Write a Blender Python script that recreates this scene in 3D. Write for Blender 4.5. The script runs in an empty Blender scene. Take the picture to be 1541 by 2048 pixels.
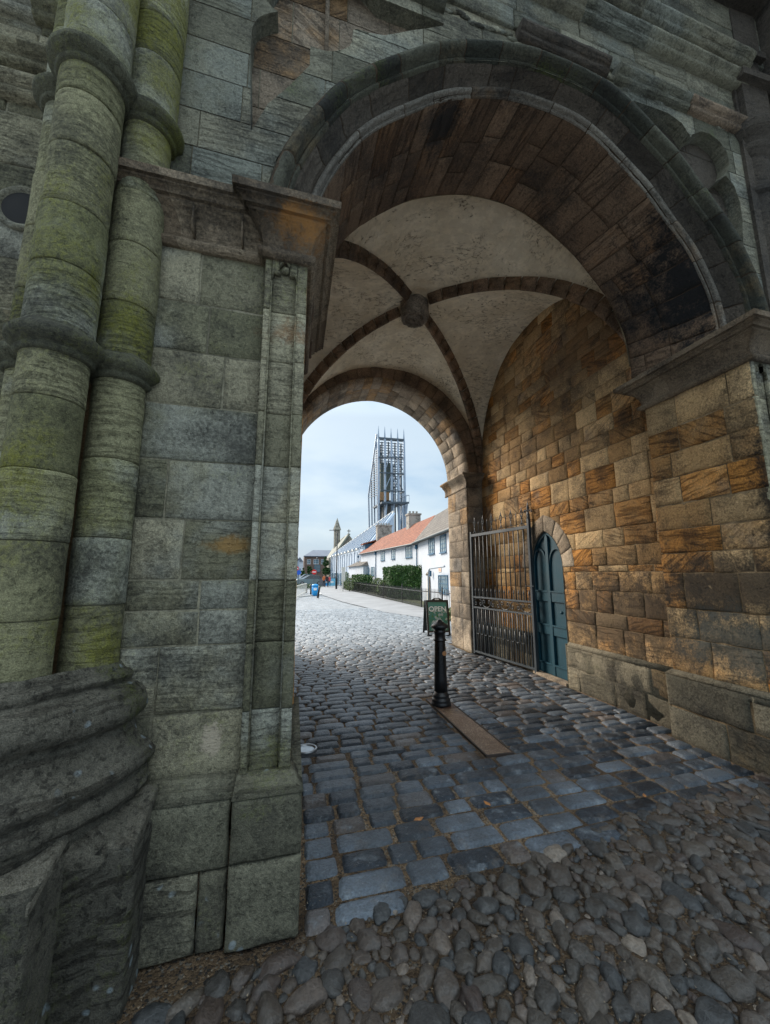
import bpy, bmesh, math, random
from mathutils import Vector, Matrix, noise
sc = bpy.context.scene
COL = sc.collection
rad = math.radians
PI = math.pi

# ------------------------------------------------------------------ camera
EYE = Vector((0, 0, 1.6)); YAW = 12.8; PITCH = 9.0; FPX = 794.0
cd = bpy.data.cameras.new('camera'); cam = bpy.data.objects.new('camera', cd); COL.objects.link(cam)
cam.location = EYE; cam.rotation_euler = (rad(90 + PITCH), 0, rad(-YAW))
cd.sensor_fit = 'HORIZONTAL'; cd.sensor_width = 36; cd.lens = FPX / 1541 * 36
cd.clip_start = .05; cd.clip_end = 2000
sc.camera = cam

# survey helpers: a sight line measured in the photograph, met with a real surface
_y, _p = rad(YAW), rad(PITCH)
_F = Vector((math.sin(_y) * math.cos(_p), math.cos(_y) * math.cos(_p), math.sin(_p)))
_R = Vector((math.cos(_y), -math.sin(_y), 0)); _U = _R.cross(_F)
def ray(px, py): return _F + _R * ((px - 770.5) / FPX) - _U * ((py - 1024) / FPX)
def atY(px, py, Y):
    d = ray(px, py); return EYE + d * (Y / d.y)
def atX(px, py, X):
    d = ray(px, py); return EYE + d * (X / d.x)
def atG(px, py, z=0):
    d = ray(px, py); return EYE + d * ((z - 1.6) / d.z)

# ------------------------------------------------------------------ mesh builder
class MB:
    def __init__(s): s.v = []; s.f = []; s.c = []; s.uv = []; s.mi = []
    def vert(s, p): s.v.append((p[0], p[1], p[2])); return len(s.v) - 1
    def face(s, idx, col=(.5, .5, .5, 1), uv=None, mi=0):
        s.f.append(tuple(idx)); s.c.append(col); s.uv.append(uv); s.mi.append(mi)
    def poly(s, pts, col=(.5, .5, .5, 1), mi=0):
        s.face([s.vert(p) for p in pts], col, None, mi)
    def box(s, x0, x1, y0, y1, z0, z1, mi=0, col=(.5, .5, .5, 1), M=None):
        P = [Vector((x, y, z)) for z in (z0, z1) for y in (y0, y1) for x in (x0, x1)]
        if M is not None: P = [M @ p for p in P]
        b = [s.vert(p) for p in P]
        for q in ((0, 2, 3, 1), (4, 5, 7, 6), (0, 1, 5, 4), (2, 6, 7, 3), (0, 4, 6, 2), (1, 3, 7, 5)):
            s.face([b[i] for i in q], col, None, mi)
    def bar(s, a, b, w, h=None, mi=0, up=Vector((0, 0, 1)), col=(.5, .5, .5, 1)):
        a = Vector(a); b = Vector(b); h = h or w; d = (b - a)
        L = d.length
        if L < 1e-6: return
        d /= L
        x = d.cross(up)
        if x.length < 1e-3: x = d.cross(Vector((1, 0, 0)))
        x.normalize(); y = x.cross(d)
        M = Matrix((x, d, y)).transposed().to_4x4(); M.translation = a
        s.box(-w / 2, w / 2, 0, L, -h / 2, h / 2, mi, col, M)
    def lathe(s, prof, c=(0, 0), seg=24, mi=0, cap=True, a0=0, a1=2 * PI, col=(.5, .5, .5, 1), M=None):
        full = abs(a1 - a0 - 2 * PI) < 1e-6; n = seg if full else seg + 1; rows = []
        for r, z in prof:
            row = []
            for i in range(n):
                a = a0 + (a1 - a0) * i / seg
                p = Vector((c[0] + r * math.cos(a), c[1] + r * math.sin(a), z))
                if M is not None: p = M @ p
                row.append(s.vert(p))
            rows.append(row)
        for k in range(len(rows) - 1):
            for i in range(seg):
                j = (i + 1) % n
                s.face((rows[k][i], rows[k][j], rows[k + 1][j], rows[k + 1][i]), col, None, mi)
        if cap and full:
            s.face(rows[0][::-1], col, None, mi); s.face(rows[-1], col, None, mi)
    def tube(s, pts, r, seg=8, mi=0, closed=False, col=(.5, .5, .5, 1)):
        pts = [Vector(p) for p in pts]; n = len(pts); rows = []; pu = None
        for i, p in enumerate(pts):
            if closed: d = pts[(i + 1) % n] - pts[i - 1]
            else: d = pts[min(i + 1, n - 1)] - pts[max(i - 1, 0)]
            if d.length < 1e-9: d = Vector((0, 0, 1))
            d.normalize()
            u = pu if pu is not None else (Vector((0, 0, 1)) if abs(d.z) < .9 else Vector((1, 0, 0)))
            u = u - d * u.dot(d)
            if u.length < 1e-4: u = d.orthogonal()
            u.normalize(); pu = u; w = d.cross(u); rr = r[i] if isinstance(r, (list, tuple)) else r
            rows.append([s.vert(p + (u * math.cos(2 * PI * k / seg) + w * math.sin(2 * PI * k / seg)) * rr) for k in range(seg)])
        for i in range(n if closed else n - 1):
            A = rows[i]; B = rows[(i + 1) % n]
            for k in range(seg): s.face((A[k], A[(k + 1) % seg], B[(k + 1) % seg], B[k]), col, None, mi)
        if not closed: s.face(rows[0][::-1], col, None, mi); s.face(rows[-1], col, None, mi)
    def prism(s, poly, fn, d0, d1, mi=0, col=(.5, .5, .5, 1)):     # poly of (u,v); fn(u,v,d)
        A = [s.vert(fn(u, v, d0)) for u, v in poly]; B = [s.vert(fn(u, v, d1)) for u, v in poly]
        s.face(A[::-1], col, None, mi); s.face(B, col, None, mi); n = len(poly)
        for i in range(n): s.face((A[i], A[(i + 1) % n], B[(i + 1) % n], B[i]), col, None, mi)
    def blob(s, c, rx, ry, rz, seed=0, sub=2, amp=.2, mi=0, col=(.5, .5, .5, 1), rz_=0):
        bm = bmesh.new(); bmesh.ops.create_icosphere(bm, subdivisions=sub, radius=1)
        base = len(s.v); ca, sa = math.cos(rz_), math.sin(rz_)
        for v in bm.verts:
            p = v.co * (1 + amp * noise.noise(v.co * 1.3 + Vector((seed * 7.1, seed * 3.3, 0))))
            x, y = p.x * rx, p.y * ry
            s.v.append((c[0] + x * ca - y * sa, c[1] + x * sa + y * ca, c[2] + p.z * rz))
        for f in bm.faces: s.face([base + v.index for v in f.verts], col, None, mi)
        bm.free()
    def build(s, name, mats, parent=None, smooth=False, local=False):
        me = bpy.data.meshes.new(name); me.from_pydata(s.v, [], s.f); me.update()
        if not isinstance(mats, (list, tuple)): mats = [mats]
        for m in mats: me.materials.append(m)
        at = me.attributes.new('blk', 'FLOAT_COLOR', 'FACE'); at.data.foreach_set('color', [q for c in s.c for q in c])
        uvl = me.uv_layers.new(name='UVMap'); flat = []
        for k, p in enumerate(me.polygons):
            u = s.uv[k]
            if u is None:
                n = p.normal; ax = max(range(3), key=lambda i: abs(n[i]))
                for vi in p.vertices:
                    x, y, z = s.v[vi]
                    flat += [(y, z), (x, z), (x, y)][ax]
            else:
                for q in u: flat += [q[0], q[1]]
        uvl.data.foreach_set('uv', flat)
        me.polygons.foreach_set('material_index', s.mi)
        if smooth: me.polygons.foreach_set('use_smooth', [True] * len(s.f))
        o = bpy.data.objects.new(name, me); COL.objects.link(o)
        if parent is not None:
            o.parent = parent
            if not local:
                r = parent; T = Matrix.Identity(4)
                while r is not None:
                    T = (r.matrix_parent_inverse @ Matrix.Translation(r.location) @ r.rotation_euler.to_matrix().to_4x4()) @ T
                    r = r.parent
                o.matrix_parent_inverse = T.inverted()
        return o

def tag(o, label=None, cat=None, group=None, kind=None):
    if label: o['label'] = label
    if cat: o['category'] = cat
    if group: o['group'] = group
    if kind: o['kind'] = kind
    return o
def empty(name, loc, rz=0, label=None, cat=None, group=None):
    o = bpy.data.objects.new(name, None); COL.objects.link(o); o.location = loc; o.rotation_euler = (0, 0, rz)
    o.empty_display_size = .2
    return tag(o, label, cat, group)
def dup(root, loc, rz=None, label=None, scale=None):
    r = root.copy(); COL.objects.link(r); r.location = loc
    if rz is not None: r.rotation_euler = (0, 0, rz)
    if label: r['label'] = label
    if scale: r.scale = scale
    for ch in list(root.children):
        c = ch.copy(); COL.objects.link(c); c.parent = r
        for g in list(ch.children):
            d = g.copy(); COL.objects.link(d); d.parent = c
    return r

# ------------------------------------------------------------------ materials
class NT:
    def __init__(s, name):
        s.m = bpy.data.materials.new(name); s.m.use_nodes = True; s.t = s.m.node_tree; s.t.nodes.clear()
        s.out = s.t.nodes.new('ShaderNodeOutputMaterial')
        s.b = s.t.nodes.new('ShaderNodeBsdfPrincipled'); s.l(s.b.outputs[0], s.out.inputs[0])
        s.pos = s.n('ShaderNodeNewGeometry').outputs['Position']
    def l(s, a, b): s.t.links.new(a, b)
    def n(s, t, **k):
        q = s.t.nodes.new(t)
        for a, b in k.items(): setattr(q, a, b)
        return q
    def put(s, sock, v):
        if isinstance(v, bpy.types.NodeSocket): s.l(v, sock)
        elif isinstance(v, (tuple, list)) and len(v) == 3 and sock.type == 'RGBA': sock.default_value = (*v, 1)
        else: sock.default_value = v
    def mth(s, op, a, b=0., c=None, clamp=False):
        q = s.n('ShaderNodeMath', operation=op); q.use_clamp = clamp; s.put(q.inputs[0], a); s.put(q.inputs[1], b)
        if c is not None: s.put(q.inputs[2], c)
        return q.outputs[0]
    def mix(s, f, a, b, mode='MIX'):
        q = s.n('ShaderNodeMix', data_type='RGBA', blend_type=mode); s.put(q.inputs[0], f); s.put(q.inputs[6], a); s.put(q.inputs[7], b)
        return q.outputs[2]
    def noise(s, v, sc_, det=4, rough=.55, w=0.):
        q = s.n('ShaderNodeTexNoise'); s.put(q.inputs['Vector'], v); q.inputs['Scale'].default_value = sc_
        q.inputs['Detail'].default_value = det; q.inputs['Roughness'].default_value = rough; q.inputs['Distortion'].default_value = w
        return q.outputs['Fac']
    def vor(s, v, sc_, feat='F1', out='Distance'):
        q = s.n('ShaderNodeTexVoronoi', feature=feat); s.put(q.inputs['Vector'], v); q.inputs['Scale'].default_value = sc_
        return q.outputs[out]
    def step(s, v, a, b, lo=0., hi=1.):
        q = s.n('ShaderNodeMapRange', interpolation_type='SMOOTHSTEP'); s.put(q.inputs[0], v)
        q.inputs[1].default_value = a; q.inputs[2].default_value = b; q.inputs[3].default_value = lo; q.inputs[4].default_value = hi
        return q.outputs[0]
    def vm(s, op, a, b):
        q = s.n('ShaderNodeVectorMath', operation=op); s.put(q.inputs[0], a); s.put(q.inputs[1], b)
        return q.outputs[1] if op in ('DISTANCE', 'LENGTH') else q.outputs[0]
    def xyz(s, v):
        q = s.n('ShaderNodeSeparateXYZ'); s.l(v, q.inputs[0]); return q.outputs
    def cxyz(s, x, y, z):
        q = s.n('ShaderNodeCombineXYZ'); s.put(q.inputs[0], x); s.put(q.inputs[1], y); s.put(q.inputs[2], z); return q.outputs[0]
    def bump(s, h, dist, strength=1., prev=None):
        q = s.n('ShaderNodeBump'); s.put(q.inputs['Height'], h); q.inputs['Distance'].default_value = dist
        s.put(q.inputs['Strength'], strength)
        if prev is not None: s.l(prev, q.inputs['Normal'])
        return q.outputs[0]
    def fin(s, col, rough=.8, nrm=None, metal=0., spec=None):
        s.put(s.b.inputs['Base Color'], col); s.put(s.b.inputs['Roughness'], rough); s.put(s.b.inputs['Metallic'], metal)
        if spec is not None: s.b.inputs['Specular IOR Level'].default_value = spec
        if nrm is not None: s.l(nrm, s.b.inputs['Normal'])
        return s.m

def stone(name, c1, c2, warm, hue=.62, stria=1., grain=1., moss=0., mossc=(.085, .10, .018), grey=0., greyc=(.20, .23, .25),
          dark=.45, lichen=0., stains_and_patches=(), rough=.92, pit=.3, ang=6., drip=0., tonev=.25, fine=1., wr_=.28):
    N = NT(name)
    blk = N.n('ShaderNodeAttribute', attribute_name='blk'); sp = N.n('ShaderNodeSeparateColor'); N.l(blk.outputs['Color'], sp.inputs[0])
    R, G, B = sp.outputs[0], sp.outputs[1], sp.outputs[2]
    uv = N.n('ShaderNodeUVMap', uv_map='UVMap').outputs[0]
    bb = N.mth('SUBTRACT', B, .5); a3 = N.mth('MULTIPLY', N.mth('POWER', N.mth('ABSOLUTE', bb), 3.), ang)
    sg = N.mth('SIGN', bb); ang_ = N.mth('MULTIPLY', a3, sg)
    vr = N.n('ShaderNodeVectorRotate', rotation_type='Z_AXIS'); N.l(uv, vr.inputs['Vector']); N.l(ang_, vr.inputs['Angle'])
    warp = N.n('ShaderNodeTexNoise'); N.l(N.pos, warp.inputs['Vector']); warp.inputs['Scale'].default_value = 3.5; warp.inputs['Detail'].default_value = 3
    wv = N.vm('MULTIPLY', N.vm('SUBTRACT', warp.outputs['Color'], (.5, .5, .5)), (.05, .07, 0.))
    v0 = N.vm('ADD', vr.outputs[0], wv)
    off = N.cxyz(N.mth('MULTIPLY', R, 37.), N.mth('MULTIPLY', B, 91.), N.mth('MULTIPLY', G, 53.))
    v1 = N.vm('ADD', N.vm('MULTIPLY', v0, (2.6 * fine, 30. * fine, 1.)), off)
    st = N.noise(v1, 1., 5, .62)
    v2 = N.vm('ADD', N.vm('MULTIPLY', v0, (9., 95., 1.)), off)
    st2 = N.noise(v2, 1., 3, .6)
    groove = N.step(st, .38, .49)                      # 0 in a groove
    amt = N.step(G, .15, .85, .25, 1.)                # some blocks are smoother
    gr = N.noise(N.pos, 210, 3, .7); gr2 = N.noise(N.pos, 55, 4, .65)
    blot = N.noise(N.pos, 2.1, 5, .6); blot2 = N.noise(N.pos, 6.5, 5, .65)
    base = N.mix(N.step(N.mth('ADD', N.mth('MULTIPLY', R, .7), N.mth('MULTIPLY', blot2, .3)), .2, .85), c1, c2)
    wf = N.mth('MULTIPLY', N.step(N.mth('ADD', G, N.mth('MULTIPLY', N.mth('SUBTRACT', blot2, .5), .7)), hue, hue + wr_), .85)
    base = N.mix(wf, base, warm)
    if grey > 0:
        gf = N.step(N.mth('ADD', N.noise(N.pos, 1.4, 5, .6), N.mth('MULTIPLY', N.mth('SUBTRACT', B, .5), .25)), .62 - grey * .22, .78 - grey * .22)
        base = N.mix(N.mth('MULTIPLY', gf, .75), base, greyc)
    tone = N.step(B, 0, 1, 1 - tonev * .9, 1 + tonev * .8)
    base = N.mix(1., base, N.cxyz(tone, tone, tone), 'MULTIPLY')
    s_ = N.mth('MULTIPLY', N.mth('SUBTRACT', 1., groove), N.mth('MULTIPLY', amt, min(.85, .75 * stria)))
    base = N.mix(s_, base, N.mix(1., base, (.35, .33, .32), 'MULTIPLY'))
    gm = N.step(gr, .3, .72, .62, 1.3)
    gm2 = N.step(gr2, .3, .7, .8, 1.15)
    gg = N.mth('MULTIPLY', gm, gm2)
    base = N.mix(1., base, N.cxyz(gg, gg, gg), 'MULTIPLY')
    if moss > 0:
        mn = N.mth('ADD', N.mth('MULTIPLY', N.noise(N.pos, 1.7, 6, .62), .7), N.mth('MULTIPLY', gr2, .3))
        mf = N.step(mn, .64 - moss * .3, .80 - moss * .3)
        base = N.mix(N.mth('MULTIPLY', mf, .82), base, N.mix(N.step(gr, .3, .7), (mossc[0] * .55, mossc[1] * .55, mossc[2] * .7), (mossc[0] * 1.5, mossc[1] * 1.5, mossc[2] * 1.3)))
    if dark > 0:
        dn = N.step(N.mth('ADD', N.mth('MULTIPLY', blot, .75), N.mth('MULTIPLY', gr2, .25)), .66 - dark * .28, .40 - dark * .18)
        base = N.mix(N.mth('MULTIPLY', dn, .72), base, (.022, .021, .020))
    if drip > 0:
        vd = N.vm('MULTIPLY', N.pos, (7., 7., .55)); dd = N.step(N.noise(vd, 1., 5, .6), .48, .80)
        base = N.mix(N.mth('MULTIPLY', dd, drip), base, (.03, .03, .028))
    for (c, r, sc3, col, k, *hd) in stains_and_patches:
        q = N.vm('LENGTH', N.vm('MULTIPLY', N.vm('SUBTRACT', N.pos, c), sc3), (0, 0, 0))
        q = N.mth('ADD', q, N.mth('MULTIPLY', N.mth('SUBTRACT', N.mth('ADD', blot2, N.mth('MULTIPLY', gr2, .4)), .7), r * 2.2))
        base = N.mix(N.step(q, r * (.8 if hd else .35), r * (1.05 if hd else 1.25), k, 0.), base, col)
    if lichen > 0:
        lv = N.vor(N.vm('ADD', N.pos, N.vm('MULTIPLY', warp.outputs['Color'], (.1, .1, .1))), 16)
        lf = N.mth('MULTIPLY', N.step(lv, .30, .18), N.step(N.noise(N.pos, 3.3, 3), .66 - lichen * .2, .72 - lichen * .2))
        base = N.mix(N.mth('MULTIPLY', lf, .7), base, (.34, .40, .42))
    pits = N.step(N.noise(N.pos, 26, 4, .7), .36, .44)
    base = N.mix(N.mth('MULTIPLY', N.mth('SUBTRACT', 1., pits), .5 * pit), base, (.015, .014, .013))
    nb = N.bump(N.mth('ADD', N.mth('MULTIPLY', groove, .7), N.mth('MULTIPLY', st2, .35)), .020 * stria, N.mth('MULTIPLY', amt, 1.))
    nb = N.bump(blot2, .02, .6, nb)
    nb = N.bump(N.mth('ADD', gr2, N.mth('MULTIPLY', pits, pit * 1.2)), .011 * grain, 1., nb)
    nb = N.bump(gr, .0045 * grain, 1., nb)
    return N.fin(base, rough, nb, spec=.25)

def simple(name, col, rough=.6, var=.25, sc_=8, bump=.0, metal=0., spec=.5, fine=0):
    N = NT(name); a = N.noise(N.pos, sc_, 5, .6)
    k = N.step(a, .25, .75, 1 - var, 1 + var)
    c = N.mix(1., tuple(col), N.cxyz(k, k, k), 'MULTIPLY')
    nb = N.bump(N.noise(N.pos, fine or sc_ * 6, 4, .6), bump) if bump else None
    return N.fin(c, rough, nb, metal, spec)

def mortar(name, col, sc_=60, dk=.5):
    N = NT(name); a = N.noise(N.pos, 3, 4); b = N.noise(N.pos, sc_, 4, .7)
    c = N.mix(N.step(a, .35, .65), tuple(q * dk for q in col), tuple(col)); k = N.step(b, .3, .7, .6, 1.2)
    return N.fin(N.mix(1., c, N.cxyz(k, k, k), 'MULTIPLY'), .95, N.bump(b, .006), spec=.2)

GREEN = (.105, .115, .022)
M_face = stone('facade_stone', (.150, .145, .090), (.36, .33, .225), (.29, .175, .09), hue=.97, fine=1.9, ang=1.5, stria=.42, moss=.30, mossc=(.13, .135, .035), grey=.5, greyc=(.27, .275, .235), dark=.38, tonev=.2, lichen=0, drip=.25,
               stains_and_patches=(((-.08, 2.3, 3.0), .16, (1, 1, 1.6), (.33, .19, .09), .7), ((-.35, 2.3, 1.76), .14, (1, 1, 3.), (.30, .17, .05), .75),
                       ((-.36, 2.3, .82), .085, (1.2, 1, .75), (.42, .36, .27), .9, 1)))
M_plinth = stone('plinth_stone', (.125, .12, .085), (.24, .225, .16), (.22, .16, .10), hue=1.0, fine=1.3, stria=.8, moss=.3, dark=.5, lichen=.2, ang=9.)
M_shaft = stone('shaft_stone', (.155, .155, .075), (.31, .295, .17), (.24, .19, .10), hue=.95, fine=2., ang=1., stria=.5, moss=.55, mossc=(.15, .15, .022), grey=.5, greyc=(.33, .335, .28), dark=.40, lichen=0, drip=.10)
M_base = stone('shaft_base_stone', (.10, .095, .075), (.29, .26, .20), (.30, .20, .11), hue=1.3, stria=1.1, grain=2.2, moss=.4, dark=.8, lichen=.6, pit=1.0, tonev=.12)
M_ring = stone('ring_stone', (.09, .09, .06), (.15, .145, .10), (.2, .15, .08), hue=.95, stria=.3, moss=.5, mossc=(.09, .095, .02), dark=.5)
M_upper = stone('spandrel_stone', (.135, .135, .098), (.29, .275, .20), (.25, .20, .13), hue=.97, fine=1.6, ang=1.2, stria=.55, moss=.22, mossc=(.09, .11, .045), grey=.55, greyc=(.20, .215, .185), dark=.4, tonev=.18, drip=.3)
M_recess = stone('recess_stone', (.24, .19, .135), (.30, .24, .175), (.34, .20, .09), hue=.7, stria=.8, dark=.3)
M_hood = stone('hood_stone', (.042, .046, .036), (.088, .088, .064), (.12, .09, .05), hue=.85, stria=.3, moss=.35, mossc=(.07, .085, .022), dark=.4)
M_casement = stone('casement_stone', (.070, .060, .048), (.125, .105, .082), (.12, .085, .055), hue=.95, stria=.4, dark=.4)  # darkened so the arch hollow's shadow is part of the colour
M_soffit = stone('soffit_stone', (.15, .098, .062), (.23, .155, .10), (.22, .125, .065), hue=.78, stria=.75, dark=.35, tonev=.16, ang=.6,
                 stains_and_patches=(((3.66, 2.70, 4.42), .68, (1., .95, .85), (.010, .012, .014), .96), ((1.15, 2.75, 5.55), .2, (1, .8, 1), (.02, .02, .02), .85)))
M_cornice = stone('cornice_stone', (.20, .15, .10), (.32, .25, .17), (.36, .18, .07), hue=.98, stria=.3, dark=.36, drip=.3, tonev=.12,
                 stains_and_patches=(((.02, 2.05, 3.62), .16, (.8, .6, 1.6), (.42, .20, .06), .8),))
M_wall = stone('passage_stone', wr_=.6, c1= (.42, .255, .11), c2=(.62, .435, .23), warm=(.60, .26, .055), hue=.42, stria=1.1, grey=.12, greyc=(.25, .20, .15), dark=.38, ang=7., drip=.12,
               stains_and_patches=(((3.98, 4.3, 1.05), .66, (1, .42, 1.05), (.075, .055, .038), .82), ((3.8, 2.3, 2.3), .32, (1, 1.2, .35), (.015, .015, .015), .9),
                       ((3.8, 2.8, 1.5), .40, (1, .35, 1.1), (.05, .042, .034), .82), ((3.8, 2.75, 1.0), .3, (1, .4, 1.), (.11, .115, .10), .8), ((3.98, 4.6, 4.9), .9, (1, .6, 1), (.09, .065, .05), .5)))  # soft dark patches low and high on the wall and low on the pier
M_wplinth = stone('passage_plinth_stone', (.14, .125, .09), (.25, .22, .155), (.24, .17, .09), hue=.75, stria=.5, moss=.25, mossc=(.075, .085, .035), dark=.4, ang=4.)
M_jamb = stone('jamb_stone', (.36, .285, .205), (.48, .39, .285), (.48, .29, .13), hue=.72, stria=.5, grey=.1, greyc=(.17, .16, .15), dark=.25)
M_roll = stone('roll_stone', (.17, .155, .13), (.26, .24, .20), (.22, .15, .09), hue=.85, stria=.4, dark=.4)  # paler than the casement: the roll's highlight is put into the colour
M_rib = stone('rib_stone', (.25, .165, .10), (.32, .215, .14), (.32, .19, .10), hue=.85, stria=.3, dark=.2, tonev=.08)
M_mort = mortar('facade_mortar', (.26, .24, .17)); M_mortw = mortar('passage_mortar', (.33, .24, .14), dk=.35)
M_mortd = mortar('dark_mortar', (.085, .06, .04))

def plaster():
    N = NT('limewash_plaster')
    a = N.noise(N.pos, 1.6, 5); b = N.noise(N.pos, 7, 6, .65)
    c = N.mix(N.step(a, .35, .7), (.70, .61, .45), (.84, .76, .60)); c = N.mix(N.step(b, .62, .45, 0, .25), c, (.36, .32, .25))
    x = N.xyz(N.pos)
    v = N.cxyz(N.mth('MULTIPLY', x[0], 2.6), N.mth('ADD', N.mth('MULTIPLY', x[1], 6.), N.mth('MULTIPLY', x[0], 2.)), N.mth('MULTIPLY', x[2], 20.))
    q = N.noise(v, 1.5, 4, .6, .2)
    line = N.step(N.mth('ABSOLUTE', N.mth('SUBTRACT', q, .5)), .006, .028)        # 0 on a crack
    where = N.mth('MULTIPLY', N.step(N.noise(N.pos, 1.3, 4), .42, .56), N.step(N.noise(N.pos, 9, 4), .40, .52))
    crack = N.mth('MULTIPLY', N.mth('SUBTRACT', 1., line), where)
    spot = N.mth('MULTIPLY', N.step(N.noise(N.pos, 15, 5, .75), .58, .66), N.step(N.noise(N.pos, 2.3, 2), .45, .6))
    f = N.mth('MAXIMUM', N.mth('MULTIPLY', crack, .55), N.mth('MULTIPLY', spot, .8))
    c = N.mix(f, c, (.075, .05, .03))
    h = N.mth('SUBTRACT', N.mth('ADD', N.mth('MULTIPLY', q, 1.6), N.mth('MULTIPLY', b, .7)), N.mth('MULTIPLY', f, .6))
    return N.fin(c, .95, N.bump(h, .022), spec=.2)
M_plaster = plaster()

def setts_mat():
    N = NT('sett_stone'); blk = N.n('ShaderNodeAttribute', attribute_name='blk'); sp = N.n('ShaderNodeSeparateColor'); N.l(blk.outputs['Color'], sp.inputs[0])
    R, G, B = sp.outputs
    a = N.noise(N.pos, 9, 6, .65); b = N.noise(N.pos, 60, 5, .7)
    c = N.mix(N.step(R, .1, .9), (.011, .018, .027), (.095, .115, .138))
    c = N.mix(N.step(G, .86, .95, 0, .7), c, (.12, .09, .07))
    c = N.mix(N.step(a, .52, .72, 0, .75), c, (.19, .215, .235))
    sc1 = N.step(N.noise(N.pos, 34, 5, .75), .60, .70); c = N.mix(N.mth('MULTIPLY', sc1, .6), c, (.30, .31, .32)); dst = N.step(N.noise(N.pos, 5.5, 5, .7), .56, .66, 0, .55); c = N.mix(N.mth('MULTIPLY', dst, .6), c, (.13, .105, .08))
    big = N.noise(N.vm('MULTIPLY', N.pos, (1.6, .5, 1.)), 1., 4, .6); kk = N.step(big, .35, .65, .55, 1.35); c = N.mix(1., c, N.cxyz(kk, kk, kk), 'MULTIPLY')
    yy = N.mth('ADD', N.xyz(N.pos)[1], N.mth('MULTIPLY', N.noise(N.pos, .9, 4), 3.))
    c = N.mix(N.step(yy, 8.5, 12.5, 0, .85), c, N.mix(N.step(R, 0, 1), (.20, .22, .24), (.33, .35, .37)))  # same stone painted paler outdoors, part of its sheen put into the colour
    k = N.step(b, .3, .7, .7, 1.3); c = N.mix(1., c, N.cxyz(k, k, k), 'MULTIPLY')
    nb = N.bump(N.noise(N.pos, 16, 4), .022); nb = N.bump(N.noise(N.pos, 45, 5, .7), .009, 1., nb); nb = N.bump(b, .006, 1., nb)
    return N.fin(c, N.step(a, .3, .7, .27, .5), nb, spec=.5)
M_sett = setts_mat()
def pebble_mat():
    N = NT('river_cobble'); blk = N.n('ShaderNodeAttribute', attribute_name='blk'); sp = N.n('ShaderNodeSeparateColor'); N.l(blk.outputs['Color'], sp.inputs[0])
    R, G, B = sp.outputs; b = N.noise(N.pos, 70, 5, .7); a = N.noise(N.pos, 12, 5, .6)
    q = N.n('ShaderNodeValToRGB'); N.l(R, q.inputs[0]); el = q.color_ramp.elements
    el[0].position = 0; el[0].color = (.034, .036, .036, 1); el[1].position = 1; el[1].color = (.20, .165, .13, 1)
    for p, cc in ((.10, (.030, .032, .033)), (.28, (.045, .038, .030)), (.6, (.060, .046, .036)), (.8, (.078, .064, .050)), (.9, (.040, .027, .022))):
        e = el.new(p); e.color = (*cc, 1)
    c = N.mix(N.step(a, .5, .75, 0, .35), q.outputs[0], (.15, .148, .14)); k = N.step(b, .3, .7, .65, 1.3)
    k = N.mth('MULTIPLY', k, .95); c = N.mix(1., c, N.cxyz(k, k, k), 'MULTIPLY')
    nb = N.bump(a, .012); nb = N.bump(b, .006, 1., nb)
    return N.fin(c, N.step(a, .3, .7, .32, .6), nb, spec=.5)
M_peb = pebble_mat()
def grit():
    N = NT('sandy_grit'); v = N.n('ShaderNodeTexVoronoi'); N.l(N.pos, v.inputs['Vector']); v.inputs['Scale'].default_value = 95
    v2 = N.n('ShaderNodeTexVoronoi'); N.l(N.pos, v2.inputs['Vector']); v2.inputs['Scale'].default_value = 230
    s1 = N.xyz(v.outputs['Color']); a = N.noise(N.pos, 2.2, 5)
    x_ = N.xyz(N.pos); near = N.step(N.mth('SUBTRACT', x_[1], N.mth('MULTIPLY', x_[0], .08)), 2.0, 2.5, .42, 1.)
    c = N.mix(s1[0], (.10, .064, .037), (.27, .185, .11)); c = N.mix(N.step(s1[1], .86, .93), c, (.24, .21, .17)); c = N.mix(N.step(s1[2], .8, .9), c, (.05, .045, .04))
    c = N.mix(N.step(a, .42, .62, 0, .6), c, (.03, .018, .012))
    c = N.mix(1., c, N.cxyz(near, near, near), 'MULTIPLY')
    h = N.mth('ADD', N.mth('SUBTRACT', 1., v.outputs['Distance']), N.mth('MULTIPLY', v2.outputs['Distance'], -.4))
    return N.fin(c, .95, N.bump(h, .008), spec=.2)
M_grit = grit()

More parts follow.
